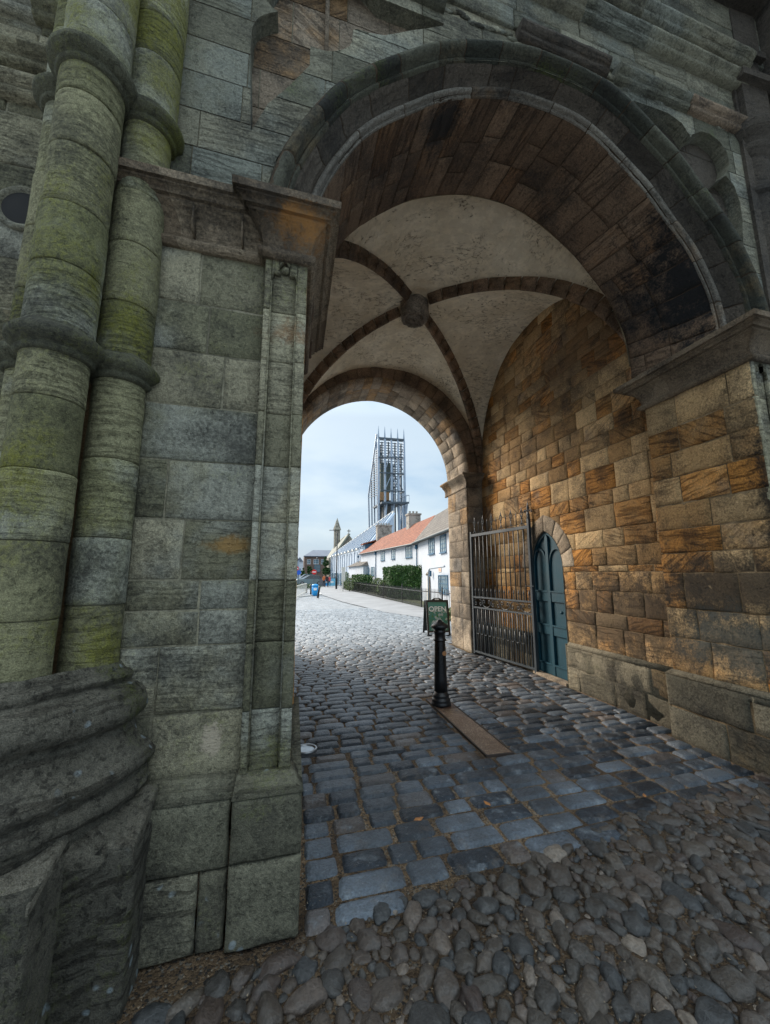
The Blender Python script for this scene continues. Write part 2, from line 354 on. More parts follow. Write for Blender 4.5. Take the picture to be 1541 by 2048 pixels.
# ------------------------------------------------------------------ stone block layout
def nz(x, y, z): return noise.noise(Vector((x, y, z)))
def block(mb, fn, u0, u1, v0, v1, rng, res=.12, gap=.003, bev=.008, lump=.004, mi=0, deep=.03, drop=None, off=None, hueb=0., toneb=0., wob=.002):
    col = (min(1, max(0, rng.random() + toneb)), min(1, max(0, rng.random() + hueb)), rng.random(), 1)
    off = rng.uniform(-.003, .003) if off is None else off
    bev = min(bev, (u1 - u0) * .25, (v1 - v0) * .25)
    nu = max(1, int((u1 - u0) / res)); nv = max(1, int((v1 - v0) / res))
    def lay(a, b, n):
        P = [(a + gap, -deep), (a + gap, -bev), (a + gap + bev, 0)]
        a2 = a + gap + bev; b2 = b - gap - bev
        for i in range(1, n): P.append((a2 + (b2 - a2) * i / n, 0))
        return P + [(b - gap - bev, 0), (b - gap, -bev), (b - gap, -deep)]
    U = lay(u0, u1, nu); V = lay(v0, v1, nv); ids = []; fl = []; uvs = []
    s1 = rng.random() * 50
    for j, (v, pv) in enumerate(V):
        for i, (u, pu) in enumerate(U):
            d = min(pu, pv)
            uu = u + nz(u * 9, v * 9, s1) * wob; vv = v + nz(u * 9, v * 9, s1 + 9) * wob
            dd = off + d + (lump * nz(u * 5, v * 5, s1) + lump * .5 * nz(u * 14, v * 14, s1) if d > -deep else 0)
            flag = 0
            if drop: uu, vv, flag = drop(uu, vv)
            ids.append(mb.vert(fn(uu, vv, dd))); fl.append(flag); uvs.append((uu, vv))
    w = len(U)
    for j in range(len(V) - 1):
        for i in range(w - 1):
            q = (j * w + i, j * w + i + 1, (j + 1) * w + i + 1, (j + 1) * w + i)
            if drop and all(fl[k] for k in q): continue
            mb.face([ids[k] for k in q], col, [uvs[k] for k in q], mi)
def courses(z0, z1, lo, hi, rng):
    L = [z0]
    while L[-1] < z1 - 1e-6:
        h = rng.uniform(lo, hi)
        if z1 - L[-1] - h < lo * .8: h = z1 - L[-1]
        L.append(L[-1] + h)
    return L
def ashlar(mb, fn, U0, U1, cs, w0, w1, rng, skip=None, **k):
    for a, b in zip(cs[:-1], cs[1:]):
        u = U0; first = True
        while u < U1 - 1e-6:
            w = rng.uniform(w0, w1) * (rng.uniform(.4, 1) if first else 1); first = False
            if U1 - u - w < w0 * .6: w = U1 - u
            if not (skip and skip(u, u + w, a, b)): block(mb, fn, u, u + w, a, b, rng, **k)
            u += w
def sheet(mb, fn, U0, U1, V0, V1, nu, nv, d=-.008, mi=1, drop=None):
    ids = []; fl = []
    for j in range(nv + 1):
        for i in range(nu + 1):
            u = U0 + (U1 - U0) * i / nu; v = V0 + (V1 - V0) * j / nv; f = 0
            if drop: u, v, f = drop(u, v)
            ids.append((mb.vert(fn(u, v, d)), (u, v))); fl.append(f)
    w = nu + 1
    for j in range(nv):
        for i in range(nu):
            q = (j * w + i, j * w + i + 1, (j + 1) * w + i + 1, (j + 1) * w + i)
            if drop and all(fl[k] for k in q): continue
            mb.face([ids[k][0] for k in q], (.5, .5, .5, 1), [ids[k][1] for k in q], mi)

# the street front is not square to the passage: it runs off by about three degrees
def S(x, y, z):
    w = 1 if y < 2.7 else max(0, 1 - (y - 2.7) / .8)
    return (x, y + .055 * x * w, z)
def front(y): return lambda u, v, d: S(u, y - d, v)

gate_house = empty('stone_gatehouse', (1.9, 2.3, 0), label='weathered sandstone gatehouse with round arch, moss-green shafts and vaulted passage', cat='gatehouse')
GH = gate_house

# --- left pier: flat wall, pilaster with sunk panel, plinth
CL = [.64, .935, 1.25, 1.422, 1.574, 1.885, 2.20, 2.505, 2.82, 3.115, 3.46]
rng = random.Random(4)
mb = MB(); ashlar(mb, front(2.25), -.80, -.222, CL, .30, .50, rng, res=.07, lump=.003, wob=.004, gap=.0025)
sheet(mb, front(2.25), -.95, -.2, .5, 3.5, 12, 30, d=-.007)
mb.build('wall', [M_face, M_mort], GH, True)
mb = MB(); CP = [.64, .935, 1.26, 1.573, 1.88, 2.19, 2.495, 2.81, 3.12, 3.46]
def pil_fn(u, v, d): return S(u, 2.185 - d, v)
for a, b in zip(CP[:-1], CP[1:]):
    k = dict(res=.06, lump=.004, bev=.005, gap=.0015, wob=.003)
    s0 = rng.getstate()
    for (p, q, o) in ((-.225, -.185, 0.), (-.185, -.042, -.026), (-.042, .018, 0.)):
        rng.setstate(s0)
        block(mb, pil_fn, p, q, a, b, rng, off=o, **k)
# pointed cusped head of the sunk panel
def head(mb, fn, x0, x1, zt, dp):
    c = (x0 + x1) / 2; h = (x1 - x0) / 2
    arc = []
    for i in range(13):
        t = i / 12; ang = PI * t
        x = c - h * math.cos(ang); z = zt - .17 + .13 * math.sin(ang) + (.03 if i == 6 else 0)
        if i in (3, 9): z -= .03; x += .022 * (1 if i == 3 else -1)
        arc.append((x, z))
    for i in range(12):
        (xa, za), (xb, zb) = arc[i], arc[i + 1]
        mb.prism([(xa, za), (xb, zb), (xb, zt), (xa, zt)], fn, dp, 0.002, 0, (.6, .6, .5, 1))
head(mb, pil_fn, -.185, -.042, 3.46, -.03)
mb.blob(S(-.11, 2.19, 3.385), .022, .02, .022, 3, 2, .5)
for xx in (-.185, -.042): mb.box(xx - .004, xx + .004, 2.185 + .055 * xx - .003, 2.2 + .055 * xx, .7, 3.3, 0)
mb.build('pilaster', [M_face, M_mort], GH, True)
# reveal of the left pier towards the passage
mb = MB(); fnl = lambda u, v, d: (.018 + d, u, v)
ashlar(mb, fnl, 2.21, 3.5, CP, .3, .6, rng); sheet(mb, fnl, 2.21, 3.5, .0, 3.6, 4, 12, d=-.012)
sheet(mb, lambda u, v, d: (u, 3.5, v), -.6, .018, 0, 4.2, 2, 4)
mb.build('pier_side', [M_wall, M_mortw], GH, True)
mb = MB()
pf = lambda u, v, d: S(u, 2.07 - d, v); pf2 = lambda u, v, d: S(u, 2.10 - d, v)
for a, b in ((0, .335), (.335, .60)):
    block(mb, pf, -.238, .078, a, b, rng, res=.05, lump=.010, bev=.014, wob=.006)
for a, b, u0, u1 in ((0, .31, -.62, -.36), (0, .31, -.36, -.24), (.31, .60, -.62, -.24)):
    block(mb, pf2, u0, u1, a, b, rng, res=.05, lump=.010, bev=.012, wob=.006)
fnp = lambda u, v, d: (.075 + d, u, v)
ashlar(mb, fnp, 2.08, 3.5, [0, .335, .60], .4, .7, rng)
mb.prism([(-.238, .598), (.078, .598), (.02, .655), (-.232, .655)], lambda u, v, d: S(u, 2.07 + (.12 if v > .62 else 0) + d, v), 0, .12)
mb.prism([(-.66, .598), (-.24, .598), (-.23, .655), (-.66, .655)], lambda u, v, d: S(u, 2.10 + (.145 if v > .62 else 0) + d, v), 0, .12)
mb.box(.016, .074, 2.2, 3.5, .55, .62)
mb.build('plinth', [M_plinth, M_mort], GH, True)

# --- moulded impost cornice swept round a pier outline
def sweep(mb, path, prof, seglen=.12, rng=None, blocklen=.45, mi=0, er=.0022):
    """path: list of (x,y) with outward on the right-hand side; prof: list of (offset,z)"""
    n = len(path); dirs = []
    for i in range(n - 1):
        d = Vector((path[i + 1][0] - path[i][0], path[i + 1][1] - path[i][1])); dirs.append(d.normalized())
    def miter(i, o):
        p = Vector(path[i])
        if i == 0: nn = Vector((dirs[0].y, -dirs[0].x)); return p + nn * o
        if i == n - 1: nn = Vector((dirs[-1].y, -dirs[-1].x)); return p + nn * o
        n1 = Vector((dirs[i - 1].y, -dirs[i - 1].x)); n2 = Vector((dirs[i].y, -dirs[i].x))
        m = (n1 + n2); m /= max(.3, m.dot(n1)); return p + m * o
    for i in range(n - 1):
        L = (Vector(path[i + 1]) - Vector(path[i])).length; ns = max(1, int(L / seglen)); nb = max(1, round(L / blocklen))
        rows = []
        for k in range(ns + 1):
            t = k / ns; row = []
            for (o, z) in prof:
                a = miter(i, o); b = miter(i + 1, o); p = a.lerp(b, t)
                e = er * nz(p.x * 9, p.y * 9, z * 12)
                row.append(mb.vert(S(p.x + e, p.y + e, z + e)))
            rows.append(row)
        for k in range(ns):
            bid = int(k / ns * nb); rr = random.Random(i * 31 + bid * 7 + int(z * 100)); c = (rr.random(), rr.random(), rr.random(), 1)
            for j in range(len(prof) - 1):
                if prof[j] == prof[j + 1]: continue
                u0, u1 = k / ns * L, (k + 1) / ns * L; v0, v1 = j * .04, (j + 1) * .04
                mb.face((rows[k][j], rows[k + 1][j], rows[k + 1][j + 1], rows[k][j + 1]), c, [(u0, v0), (u1, v0), (u1, v1), (u0, v1)], mi)
        for k in (0, ns):
            mb.face(rows[k], (.5, .5, .5, 1), None, mi)
def crisp(P, ks):
    out = []
    for i, p in enumerate(P): out += [p, p] if i in ks else [p]
    return out
IMP = crisp([(-.02, 3.435), (.020, 3.435), (.034, 3.444), (.044, 3.460), (.044, 3.474), (.034, 3.488), (.014, 3.494), (.014, 3.508), (.017, 3.535), (.026, 3.570), (.043, 3.605), (.068, 3.635), (.098, 3.655),
       (.098, 3.672), (.122, 3.672), (.126, 3.684), (.140, 3.694), (.156, 3.700), (.156, 3.712), (.176, 3.712), (.178, 3.758), (.10, 3.778), (-.08, 3.785)], (1, 6, 7, 12, 13, 14, 17, 18, 19, 20))
mb = MB(); sweep(mb, [(-1.15, 2.25), (-.225, 2.25), (-.225, 2.185), (.02, 2.185), (.02, 3.52)], IMP, .05)
for xx in (-.62, -.36): mb.box(xx - .004, xx + .004, 2.15 + .055 * xx, 2.24 + .055 * xx, 3.5, 3.66)
mb.build('impost', M_cornice, GH, True)
mb = MB(); sweep(mb, [(3.98, 3.50), (3.80, 3.50), (3.80, 2.205), (4.06, 2.205), (4.06, 2.26), (5.3, 2.26)], [(o * 1.12, z) for o, z in IMP], .05)
mb.build('impost', M_cornice, GH, True)

# --- engaged shafts with rings
SH = dict(big=(-1.095, 1.975, .128), small=(-.908, 2.18, .118), third=(-1.29, 2.15, .092))
RL, RH = 2.63, 4.13
RINGP = lambda r: [(r - .01, -.075), (r + .012, -.07), (r + .022, -.055), (r + .016, -.042), (r + .03, -.035), (r + .055, -.012), (r + .058, .012), (r + .04, .035), (r + .012, .052), (r + .004, .075), (r - .01, .08)]
for nm, z0 in (('big', 1.12), ('small', 1.14), ('third', 1.14)):
    cx, cy, r0 = SH[nm]; rng = random.Random(hash(nm) % 1000 if False else len(nm) * 13)
    mb = MB()
    def cyl(u, v, d, cx=cx, cy=cy, r0=r0):
        rr = r0 + (.008 if v > RL else 0) + (.012 if v > RH else 0) - .006 * (v < 1.6) * 0 + d
        a = u / r0; return (cx + rr * math.cos(a), cy + rr * math.sin(a), v)
    cs = [z0]
    for top in (RL, RH, 7.6):
        while cs[-1] < top - .01:
            h = rng.uniform(.27, .40)
            if top - cs[-1] - h < .2: h = top - cs[-1]
            cs.append(cs[-1] + h)
    for a, b in zip(cs[:-1], cs[1:]):
        st0 = rng.getstate()
        block(mb, cyl, -PI * r0 * 1.05, PI * r0 * .22, a, b, rng, res=.028, bev=.004, gap=.0012, lump=.0035, deep=.02)
    sheet(mb, cyl, -PI * r0, PI * r0, z0, 7.6, 28, 40, d=-.010, mi=1)
    sh = mb.build('shaft', [M_shaft, M_mort], GH, True)
    for zr in (RL, RH):
        r1 = r0 + (.008 if zr == RH else 0); m2 = MB()
        rows = []
        for (r, z) in RINGP(r1):
            row = []
            for i in range(49):
                a = 2 * PI * i / 48; e = .003 * nz(math.cos(a) * 3, math.sin(a) * 3, z * 20 + zr)
                row.append(m2.vert((cx + (r + e) * math.cos(a), cy + (r + e) * math.sin(a), zr + z * 1.05)))
            rows.append(row)
        for j in range(len(rows) - 1):
            for i in range(48):
                u = i / 48 * 2 * PI * r1; u2 = (i + 1) / 48 * 2 * PI * r1
                m2.face((rows[j][i], rows[j][i + 1], rows[j + 1][i + 1], rows[j + 1][i]), (.3, .5, .5, 1), [(u, j * .03), (u2, j * .03), (u2, j * .03 + .03), (u, j * .03 + .03)])
        m2.build('shaft_ring', M_ring, sh, True)
# moulded base following the three shafts, then the polygonal plinth blocks
BASEP = [(.005, 1.20), (.02, 1.185), (.03, 1.17), (.055, 1.165), (.07, 1.145), (.06, 1.125), (.05, 1.115), (.085, 1.10), (.125, 1.075), (.145, 1.04), (.148, 1.00), (.13, .965), (.105, .95), (.095, .935), (.098, .90), (.12, .865),
         (.165, .83), (.195, .80), (.20, .775), (.185, .755), (.165, .745), (.160, .73), (.18, .705), (.19, .685), (.18, .655), (.15, .64), (.13, .56)]
BASEP = [(o * .88, z) for o, z in BASEP]
mb = MB(); C0 = Vector((-1.12, 2.22)); cs_ = [SH['big'], SH['small'], SH['third']]
def rad_at(a, off):
    d = Vector((math.cos(a), math.sin(a))); r = .9
    for _ in range(40):
        p = C0 + d * r; k = 14.
        sd = -math.log(sum(math.exp(-k * (math.hypot(p.x - c[0], p.y - c[1]) - c[2])) for c in cs_)) / k
        if sd - off < .0008: break
        r -= (sd - off) * .85
    return p
rows = []; NA = 150
for (o, z) in BASEP:
    row = []
    for i in range(NA + 1):
        a = -PI * .98 + (PI * 1.05) * i / NA; e = .018 * nz(a * 4, z * 22, 1.3) + .007 * nz(a * 19, z * 60, 4) + .006 * nz(a * 40, z * 25, 8)
        p = rad_at(a, max(.004, o + e * (1 if .68 < z < 1.17 else .3))); row.append(mb.vert((p.x, p.y, z + .008 * nz(a * 6, z * 5, 7))))
    rows.append(row)
for j in range(len(rows) - 1):
    for i in range(NA):
        u = i * .012; mb.face((rows[j][i], rows[j][i + 1], rows[j + 1][i + 1], rows[j + 1][i]), (.4, .6, .5, 1), [(u, BASEP[j][1]), (u + .012, BASEP[j][1]), (u + .012, BASEP[j + 1][1]), (u, BASEP[j + 1][1])])
mb.build('shaft_base', M_base, GH, True)
mb = MB(); rng = random.Random(8)
def plinth_block(x0, x1, yf, zt):
    f = lambda u, v, d: (u, yf - d, v); g = lambda u, v, d: (x1 + d, u, v)
    block(mb, f, x0, x1, -.02, zt, rng, res=.035, lump=.012, bev=.012, gap=0, deep=.1)
    block(mb, g, yf, 2.3, -.02, zt, rng, res=.035, lump=.012, bev=.012, gap=0, deep=.1)
    # weathered slope on top
    t = lambda u, v, d: (x0 + (x1 - x0) * 1 - (x1 - x0) * u - .0 , yf + v, zt - .006 + v * .42 + d)
    block(mb, t, 0, 1, 0, .26, rng, res=.03, lump=.014, bev=.01, gap=0, deep=.05)
plinth_block(-.86, -.562, 1.885, .565); plinth_block(-1.5, -.80, 1.69, .565)
mb.build('shaft_plinth', M_base, GH, True)

# --- spandrel plate above the imposts with the sunk blind tracery
CZ = lambda r: 3.83 - (r - 1.9) * .38
CX = lambda r: 1.965 + (r - 1.9) * .08
ERR = [(-10, .02), (0, .02), (10, .02), (25, -.01), (40, -.065), (55, -.03), (77, .065), (92, .045), (112, -.01), (130, -.055), (150, -.02), (175, .03), (200, .03)]
def aerr(deg):
    for (a, e), (b, f) in zip(ERR[:-1], ERR[1:]):
        if deg <= b: t = max(0, (deg - a) / (b - a)); t = t * t * (3 - 2 * t); return e + (f - e) * t
    return .02
def archp(th, r, a, cx=None, cz=None):
    rr = r + aerr(math.degrees(th)); return S((CX(r) if cx is None else cx) + rr * math.cos(th), a, (CZ(r) if cz is None else cz) + rr * math.sin(th))
P1 = [(-.369, 4.423), (-.275, 4.674), (-.147, 4.867), (-.014, 5.1), (-.015, 5.268), (.023, 5.267), (.093, 5.272), (.149, 5.293), (.217, 5.341), (.264, 5.393), (.281, 5.447), (.287, 5.55), (.313, 5.571), (.408, 5.579), (.531, 5.612), (.638, 5.686), (.74, 5.757), (.895, 5.854), (1.016, 5.936), (1.017, 5.957), (.488, 5.95), (.256, 6.152), (-.107, 6.156), (-.333, 5.537), (-.281, 5.479), (-.243, 5.463), (-.292, 5.426), (-.351, 5.371), (-.384, 5.312), (-.403, 5.235), (-.404, 5.055)]
P2 = [(2.752, 5.894), (2.945, 5.965), (3.113, 5.974), (3.354, 5.986), (3.522, 5.928), (3.618, 5.8), (3.644, 5.845), (3.776, 5.927), (3.891, 5.939), (4.024, 5.886), (4.095, 5.785), (4.106, 5.659), (4.058, 5.55), (3.88, 5.384), (4.027, 5.494), (4.126, 5.404), (4.169, 5.233), (4.164, 5.034), (4.135, 4.854), (4.108, 4.683), (4.103, 4.52), (4.03, 4.556), (3.85, 4.85), (3.534, 5.30), (3.095, 5.65)]
def inpoly(p, P):
    c = False; j = len(P) - 1
    for i in range(len(P)):
        if (P[i][1] > p[1]) != (P[j][1] > p[1]) and p[0] < (P[j][0] - P[i][0]) * (p[1] - P[i][1]) / (P[j][1] - P[i][1]) + P[i][0]: c = not c
        j = i
    return c
RIN = 2.12
arcpts = [(CX(2.2) + (RIN + aerr(t)) * math.cos(rad(t)), CZ(2.2) + (RIN + aerr(t)) * math.sin(rad(t))) for t in range(0, 181, 4)]
arcpoly = arcpts + [(arcpts[-1][0], 3.4), (arcpts[0][0], 3.4)]
from mathutils.geometry import delaunay_2d_cdt
def plate(mb, yl, rect_blocks, holes, rng):
    V = []; Ed = []
    def addp(P):
        b = len(V); V.extend(Vector(p) for p in P); Ed.extend((b + i, b + (i + 1) % len(P)) for i in range(len(P)))
    cols = []
    for (u0, u1, v0, v1) in rect_blocks:
        g = .0035; j = lambda: rng.uniform(-.004, .004)
        addp([(u0 + g, v0 + g), (u1 - g, v0 + g + j() * .3), (u1 - g + j() * .3, v1 - g), (u0 + g, v1 - g)])
        cols.append((rng.random(), rng.random(), rng.random(), 1))
    for h in holes: addp(h)
    vo, eo, fo, _, _, _ = delaunay_2d_cdt(V, Ed, [], 0, 1e-5)
    ids = [mb.vert(S(p.x, yl, p.y)) for p in vo]; ids2 = [mb.vert(S(p.x, yl + .007, p.y)) for p in vo]
    for f in fo:
        c = sum((vo[i] for i in f), Vector((0, 0))) / len(f)
        if any(inpoly(c, h) for h in holes): continue
        hit = None
        for k, (u0, u1, v0, v1) in enumerate(rect_blocks):
            if u0 + .0035 < c.x < u1 - .0035 and v0 + .0035 < c.y < v1 - .0035: hit = k; break
        uv = [(vo[i].x, vo[i].y) for i in f]
        if hit is None: mb.face([ids2[i] for i in f], (.5, .5, .5, 1), uv, 1)
        else: mb.face([ids[i] for i in f], cols[hit], uv, 0)
    for h in holes[:-1]:
        for i in range(len(h)):
            a = h[i]; b = h[(i + 1) % len(h)]
            mb.face([mb.vert(S(a[0], yl, a[1])), mb.vert(S(b[0], yl, b[1])), mb.vert(S(b[0], yl + .15, b[1])), mb.vert(S(a[0], yl + .15, a[1]))], (.5, .5, .5, 1))
def rects(U0, U1, cs, w0, w1, rng):
    L = []
    for a, b in zip(cs[:-1], cs[1:]):
        u = U0 - rng.random() * .2
        while u < U1:
            w = rng.uniform(w0, w1); L.append((u, min(u + w, U1), a, b)); u += w
    return L
rng = random.Random(12); mb = MB()
zc = [3.70, 3.95, 4.2, 4.47, 4.75, 5.02, 5.30, 5.56, 5.83, 6.08]
plate(mb, 2.30, rects(-1.2, 6.2, zc, .3, .62, rng), [P1, P2, arcpoly], rng)
mb.build('spandrel', [M_upper, M_mort], GH)
mb = MB(); cs = [4.2, 4.5, 4.77, 5.1, 5.42, 5.8, 6.2]
plate(mb, 2.415, rects(-.6, 1.3, cs, .3, .6, rng), [arcpoly], rng)
mb.box(.085, .115, 2.38, 2.42, 5.3, 6.3)
mb.build('tracery_recess', [M_recess, M_mort], GH, True)
mb = MB(); plate(mb, 2.42, rects(2.6, 4.3, cs, .35, .7, rng), [arcpoly], rng)
mb.build('tracery_recess', [M_casement, M_mort], GH, True)
# upper wall bands and string courses
mb = MB(); cs = [6.22, 6.42, 6.62]
ashlar(mb, front(2.29), -1.3, 6.2, cs, .4, .75, rng, res=.12, lump=.008, wob=.006); ashlar(mb, front(2.26), -1.3, 6.2, [6.70, 6.90], .4, .8, rng, res=.12)
ashlar(mb, front(2.22), -1.3, 6.2, [6.98, 7.3, 7.65, 7.95], .5, .9, rng, res=.15); sheet(mb, front(2.31), -1.3, 6.2, 6.0, 8.0, 10, 6)
mb.build('upper_wall', [M_upper, M_mort], GH, True)
def string(z0, yl, prof, x0, x1, mat, gaps=()):
    m = MB(); sweep(m, [(x0, yl), (x1, yl)], [(o, z0 + z) for o, z in prof], .06, blocklen=.7, er=.007); return m.build('string_course', mat, GH, True)
SP1 = [(-.03, 0), (.03, .0), (.05, .012), (.062, .03), (.055, .05), (.075, .06), (.098, .085), (.10, .11), (.085, .125), (-.03, .15)]
M_warmband = stone('warm_band_stone', (.30, .22, .15), (.38, .29, .20), (.42, .27, .15), hue=.7, stria=.3, dark=.2)
string(6.05, 2.30, SP1, -1.3, 1.02, M_upper); string(6.07, 2.30, SP1, 1.7, 2.62, M_casement); string(6.06, 2.30, SP1, 2.72, 3.58, M_upper)
string(6.06, 2.30, SP1, 3.6, 4.36, M_warmband)
string(6.60, 2.28, [(o * 1.2, z * .9) for o, z in SP1], -1.3, 4.55, M_upper)
string(6.86, 2.25, [(o * 1.2, z * .95) for o, z in SP1], -1.3, 4.5, M_upper)
string(7.60, 2.22, [(o * 3.4, z * 2.) for o, z in SP1], -1.3, 4.7, M_casement)
# eroded vine band between the lower string and the wall
mb = MB(); rng = random.Random(5)
for i in range(60):
    x = 1.05 + i * .055; 
    mb.blob(S(x, 2.30, 6.10 + .03 * math.sin(i * .9) + rng.uniform(-.01, .01)), .06, .016, .025, i, 1, .6, col=(rng.random(), rng.random(), rng.random(), 1))
mb.build('carved_band', M_upper, GH, True)

# --- arch mouldings
def band(name, prof, mat, th0, th1, nvous, rng, rn=4, mortarm=M_mortd):
    """prof: (r,a) points; each voussoir its own stone"""
    mb = MB(); m = len(prof)
    cum = [0]
    for p, q in zip(prof[:-1], prof[1:]): cum.append(cum[-1] + math.hypot(q[0] - p[0], q[1] - p[1]))
    edges = [th0 + (th1 - th0) * i / nvous + (rng.uniform(-.2, .2) * (th1 - th0) / nvous if 0 < i < nvous else 0) for i in range(nvous + 1)]
    for a, b in zip(edges[:-1], edges[1:]):
        col = (rng.random(), rng.random(), rng.random(), 1); g = .0022; o = rng.uniform(-.006, .006); sd = rng.random() * 40
        T = [(a + g, -.03), (a + g, -.003), (a + g * 2.6, 0)] + [(a + (b - a) * k / rn, 0) for k in range(1, rn)] + [(b - g * 2.6, 0), (b - g, -.003), (b - g, -.03)]
        ids = []
        for t, dep in T:
            row = []
            for k, (r, y) in enumerate(prof):
                e = .0035 * nz(t * 12, r * 20, sd) + .0015 * nz(t * 60, y * 60, sd)
                # inward normal approx: towards the open side (-y and -r)
                row.append(mb.vert(archp(t, r - (dep + e + o * .5) * .7, y - (dep + e + o) * .7)))
            ids.append(row)
        for i in range(len(T) - 1):
            for k in range(m - 1):
                q = (ids[i][k], ids[i + 1][k], ids[i + 1][k + 1], ids[i][k + 1])
                u0 = T[i][0] * 2; u1 = T[i + 1][0] * 2
                mb.face(q, col, [(u0, cum[k]), (u1, cum[k]), (u1, cum[k + 1]), (u0, cum[k + 1])])
    N_ = 60; rows = []
    for i in range(N_ + 1):
        t = th0 + (th1 - th0) * i / N_; rows.append([mb.vert(archp(t, r + .005, y + .005)) for r, y in prof])
    for i in range(N_):
        for k in range(m - 1): mb.face((rows[i][k], rows[i + 1][k], rows[i + 1][k + 1], rows[i][k + 1]), (.5, .5, .5, 1), None, 1)
    return mb.build(name, [mat, mortarm], GH, True)
rng = random.Random(21)
def arcprof(c, r, a0, a1, n): return [(c[0] + r * math.cos(rad(a0 + (a1 - a0) * i / n)), c[1] + r * math.sin(rad(a0 + (a1 - a0) * i / n))) for i in range(n + 1)]
hoodp = [(2.225, 2.32), (2.225, 2.255)] + arcprof((2.165, 2.262), .052, 0, -180, 12) + [(2.108, 2.285), (2.104, 2.30)] + arcprof((2.088, 2.305), .016, 10, -170, 6) + [(2.068, 2.325)]
band('arch_hood', hoodp, M_hood, -.02, PI + .03, 21, rng)
casp = [(2.072, 2.322), (2.05, 2.352), (2.035, 2.385), (2.02, 2.42), (1.995, 2.445), (1.968, 2.455)]
band('arch_casement', casp, M_casement, -.02, PI + .03, 17, rng)
rollp = [(1.972, 2.452)] + arcprof((1.945, 2.450), .026, -10, -200, 8) + [(1.915, 2.462), (1.912, 2.472)] + arcprof((1.905, 2.478), .010, -20, -180, 4) + [(1.896, 2.49)]
band('arch_roll', rollp, M_roll, -.02, PI + .03, 15, rng, rn=10)

# --- barrel soffit between the two faces
mb = MB(); rng = random.Random(33)
def soff(u, v, d):
    th = u; t = min(1, max(0, (v - 2.47) / 1.03)); e = aerr(math.degrees(th)) * (1 - .3 * t)
    r = 1.9 * (1 - t) + 1.79 * t + e - d; cx = 1.965 * (1 - t) + 1.87 * t; cz = 3.83 * (1 - t) + 3.94 * t
    return S(cx + r * math.cos(th), v, cz + r * math.sin(th))
th = -.07
while th < PI + .07:
    w = rng.uniform(.09, .16)
    v = 2.475
    while v < 3.5:
        l = rng.uniform(.28, .6)
        if 3.5 - v - l < .2: l = 3.5 - v
        # lay out with u in metres for even joints
        def f2(u, vv, d): return soff(u / 1.85, vv, d)
        block(mb, f2, th * 1.85, (th + w) * 1.85, v, v + l, rng, res=.06, lump=.009, bev=.010, gap=.0025, wob=.004)
        v += l
    th += w
sheet(mb, lambda u, v, d: soff(u, v, d), -.08, PI + .12, 2.46, 3.5, 60, 6, d=-.012)
for i in range(len(mb.uv)):
    if mb.uv[i] and mb.mi[i] == 0: mb.uv[i] = [(q[1], q[0]) for q in mb.uv[i]]
mb.build('arch_soffit', [M_soffit, M_mortd], GH, True)
# wall over the inner face of that arch
mb = MB(); rows = []
for i in range(49):
    t = PI * i / 48 ; r1 = 1.79; c, s_ = math.cos(t), math.sin(t)
    rows.append((mb.vert((1.87 + r1 * c, 3.5, 3.94 + r1 * s_ + aerr(math.degrees(t)) * .7)), mb.vert((1.87 + 2.5 * c, 3.5, 3.94 + 2.9 * s_))))
for i in range(48): mb.face((rows[i][0], rows[i + 1][0], rows[i + 1][1], rows[i][1]))
mb.build('arch_back', M_mortw, GH)

# --- right pier
rng = random.Random(41); mb = MB(); fr = lambda u, v, d: (3.80 - d, u, v)
CR = [.645, .98, 1.27, 1.62, 1.82, 2.06, 2.32, 2.60, 2.86, 3.12, 3.46]
ashlar(mb, fr, 2.42, 3.49, CR, .3, .62, rng, res=.06, lump=.012, bev=.009, wob=.006); sheet(mb, fr, 2.42, 3.49, .5, 3.7, 6, 12, d=-.009)
fb = lambda u, v, d: (u, 3.49 + d, v)
ashlar(mb, fb, 3.8, 4.0, CR, .2, .3, rng)
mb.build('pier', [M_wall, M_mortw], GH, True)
mb = MB(); fp = lambda u, v, d: S(u, 2.205 - d, v)
for a, b in zip(CP[:-1], CP[1:]):
    s0 = rng.getstate()
    for (p, q, o) in ((3.802, 3.845, 0.), (3.845, 3.985, -.03), (3.985, 4.06, 0.)):
        rng.setstate(s0); block(mb, fp, p, q, a, b, rng, off=o, res=.06, bev=.005, gap=.0015)
head(mb, fp, 3.845, 3.985, 3.46, -.032)
ashlar(mb, front(2.26), 4.06, 5.3, CP, .3, .5, rng)
mb.build('pilaster', [M_face, M_mort], GH, True)
mb = MB(); fr2 = lambda u, v, d: (3.755 - d, u, v)
ashlar(mb, fr2, 2.30, 3.545, [-.02, .30, .61], .45, .8, rng, res=.06, lump=.012, bev=.014, wob=.008); sheet(mb, fr2, 2.3, 3.545, -.1, .6, 4, 3, d=-.01)
ashlar(mb, lambda u, v, d: (u, 3.545 + d, v), 3.755, 3.95, [-.02, .30, .61], .2, .3, rng)
mb.box(3.76, 3.83, 2.30, 3.54, .55, .618)
mb.prism([(2.30, .608), (3.55, .608), (3.50, .655), (2.35, .655)], lambda u, v, d: (3.752 + (.05 if v > .63 else 0) + d, u, v), 0, .08)
ashlar(mb, lambda u, v, d: S(u, 2.10 - d, v), 3.755, 5.3, [-.02, .3, .61], .4, .6, rng)
mb.build('plinth', [M_wplinth, M_mortw], GH, True)

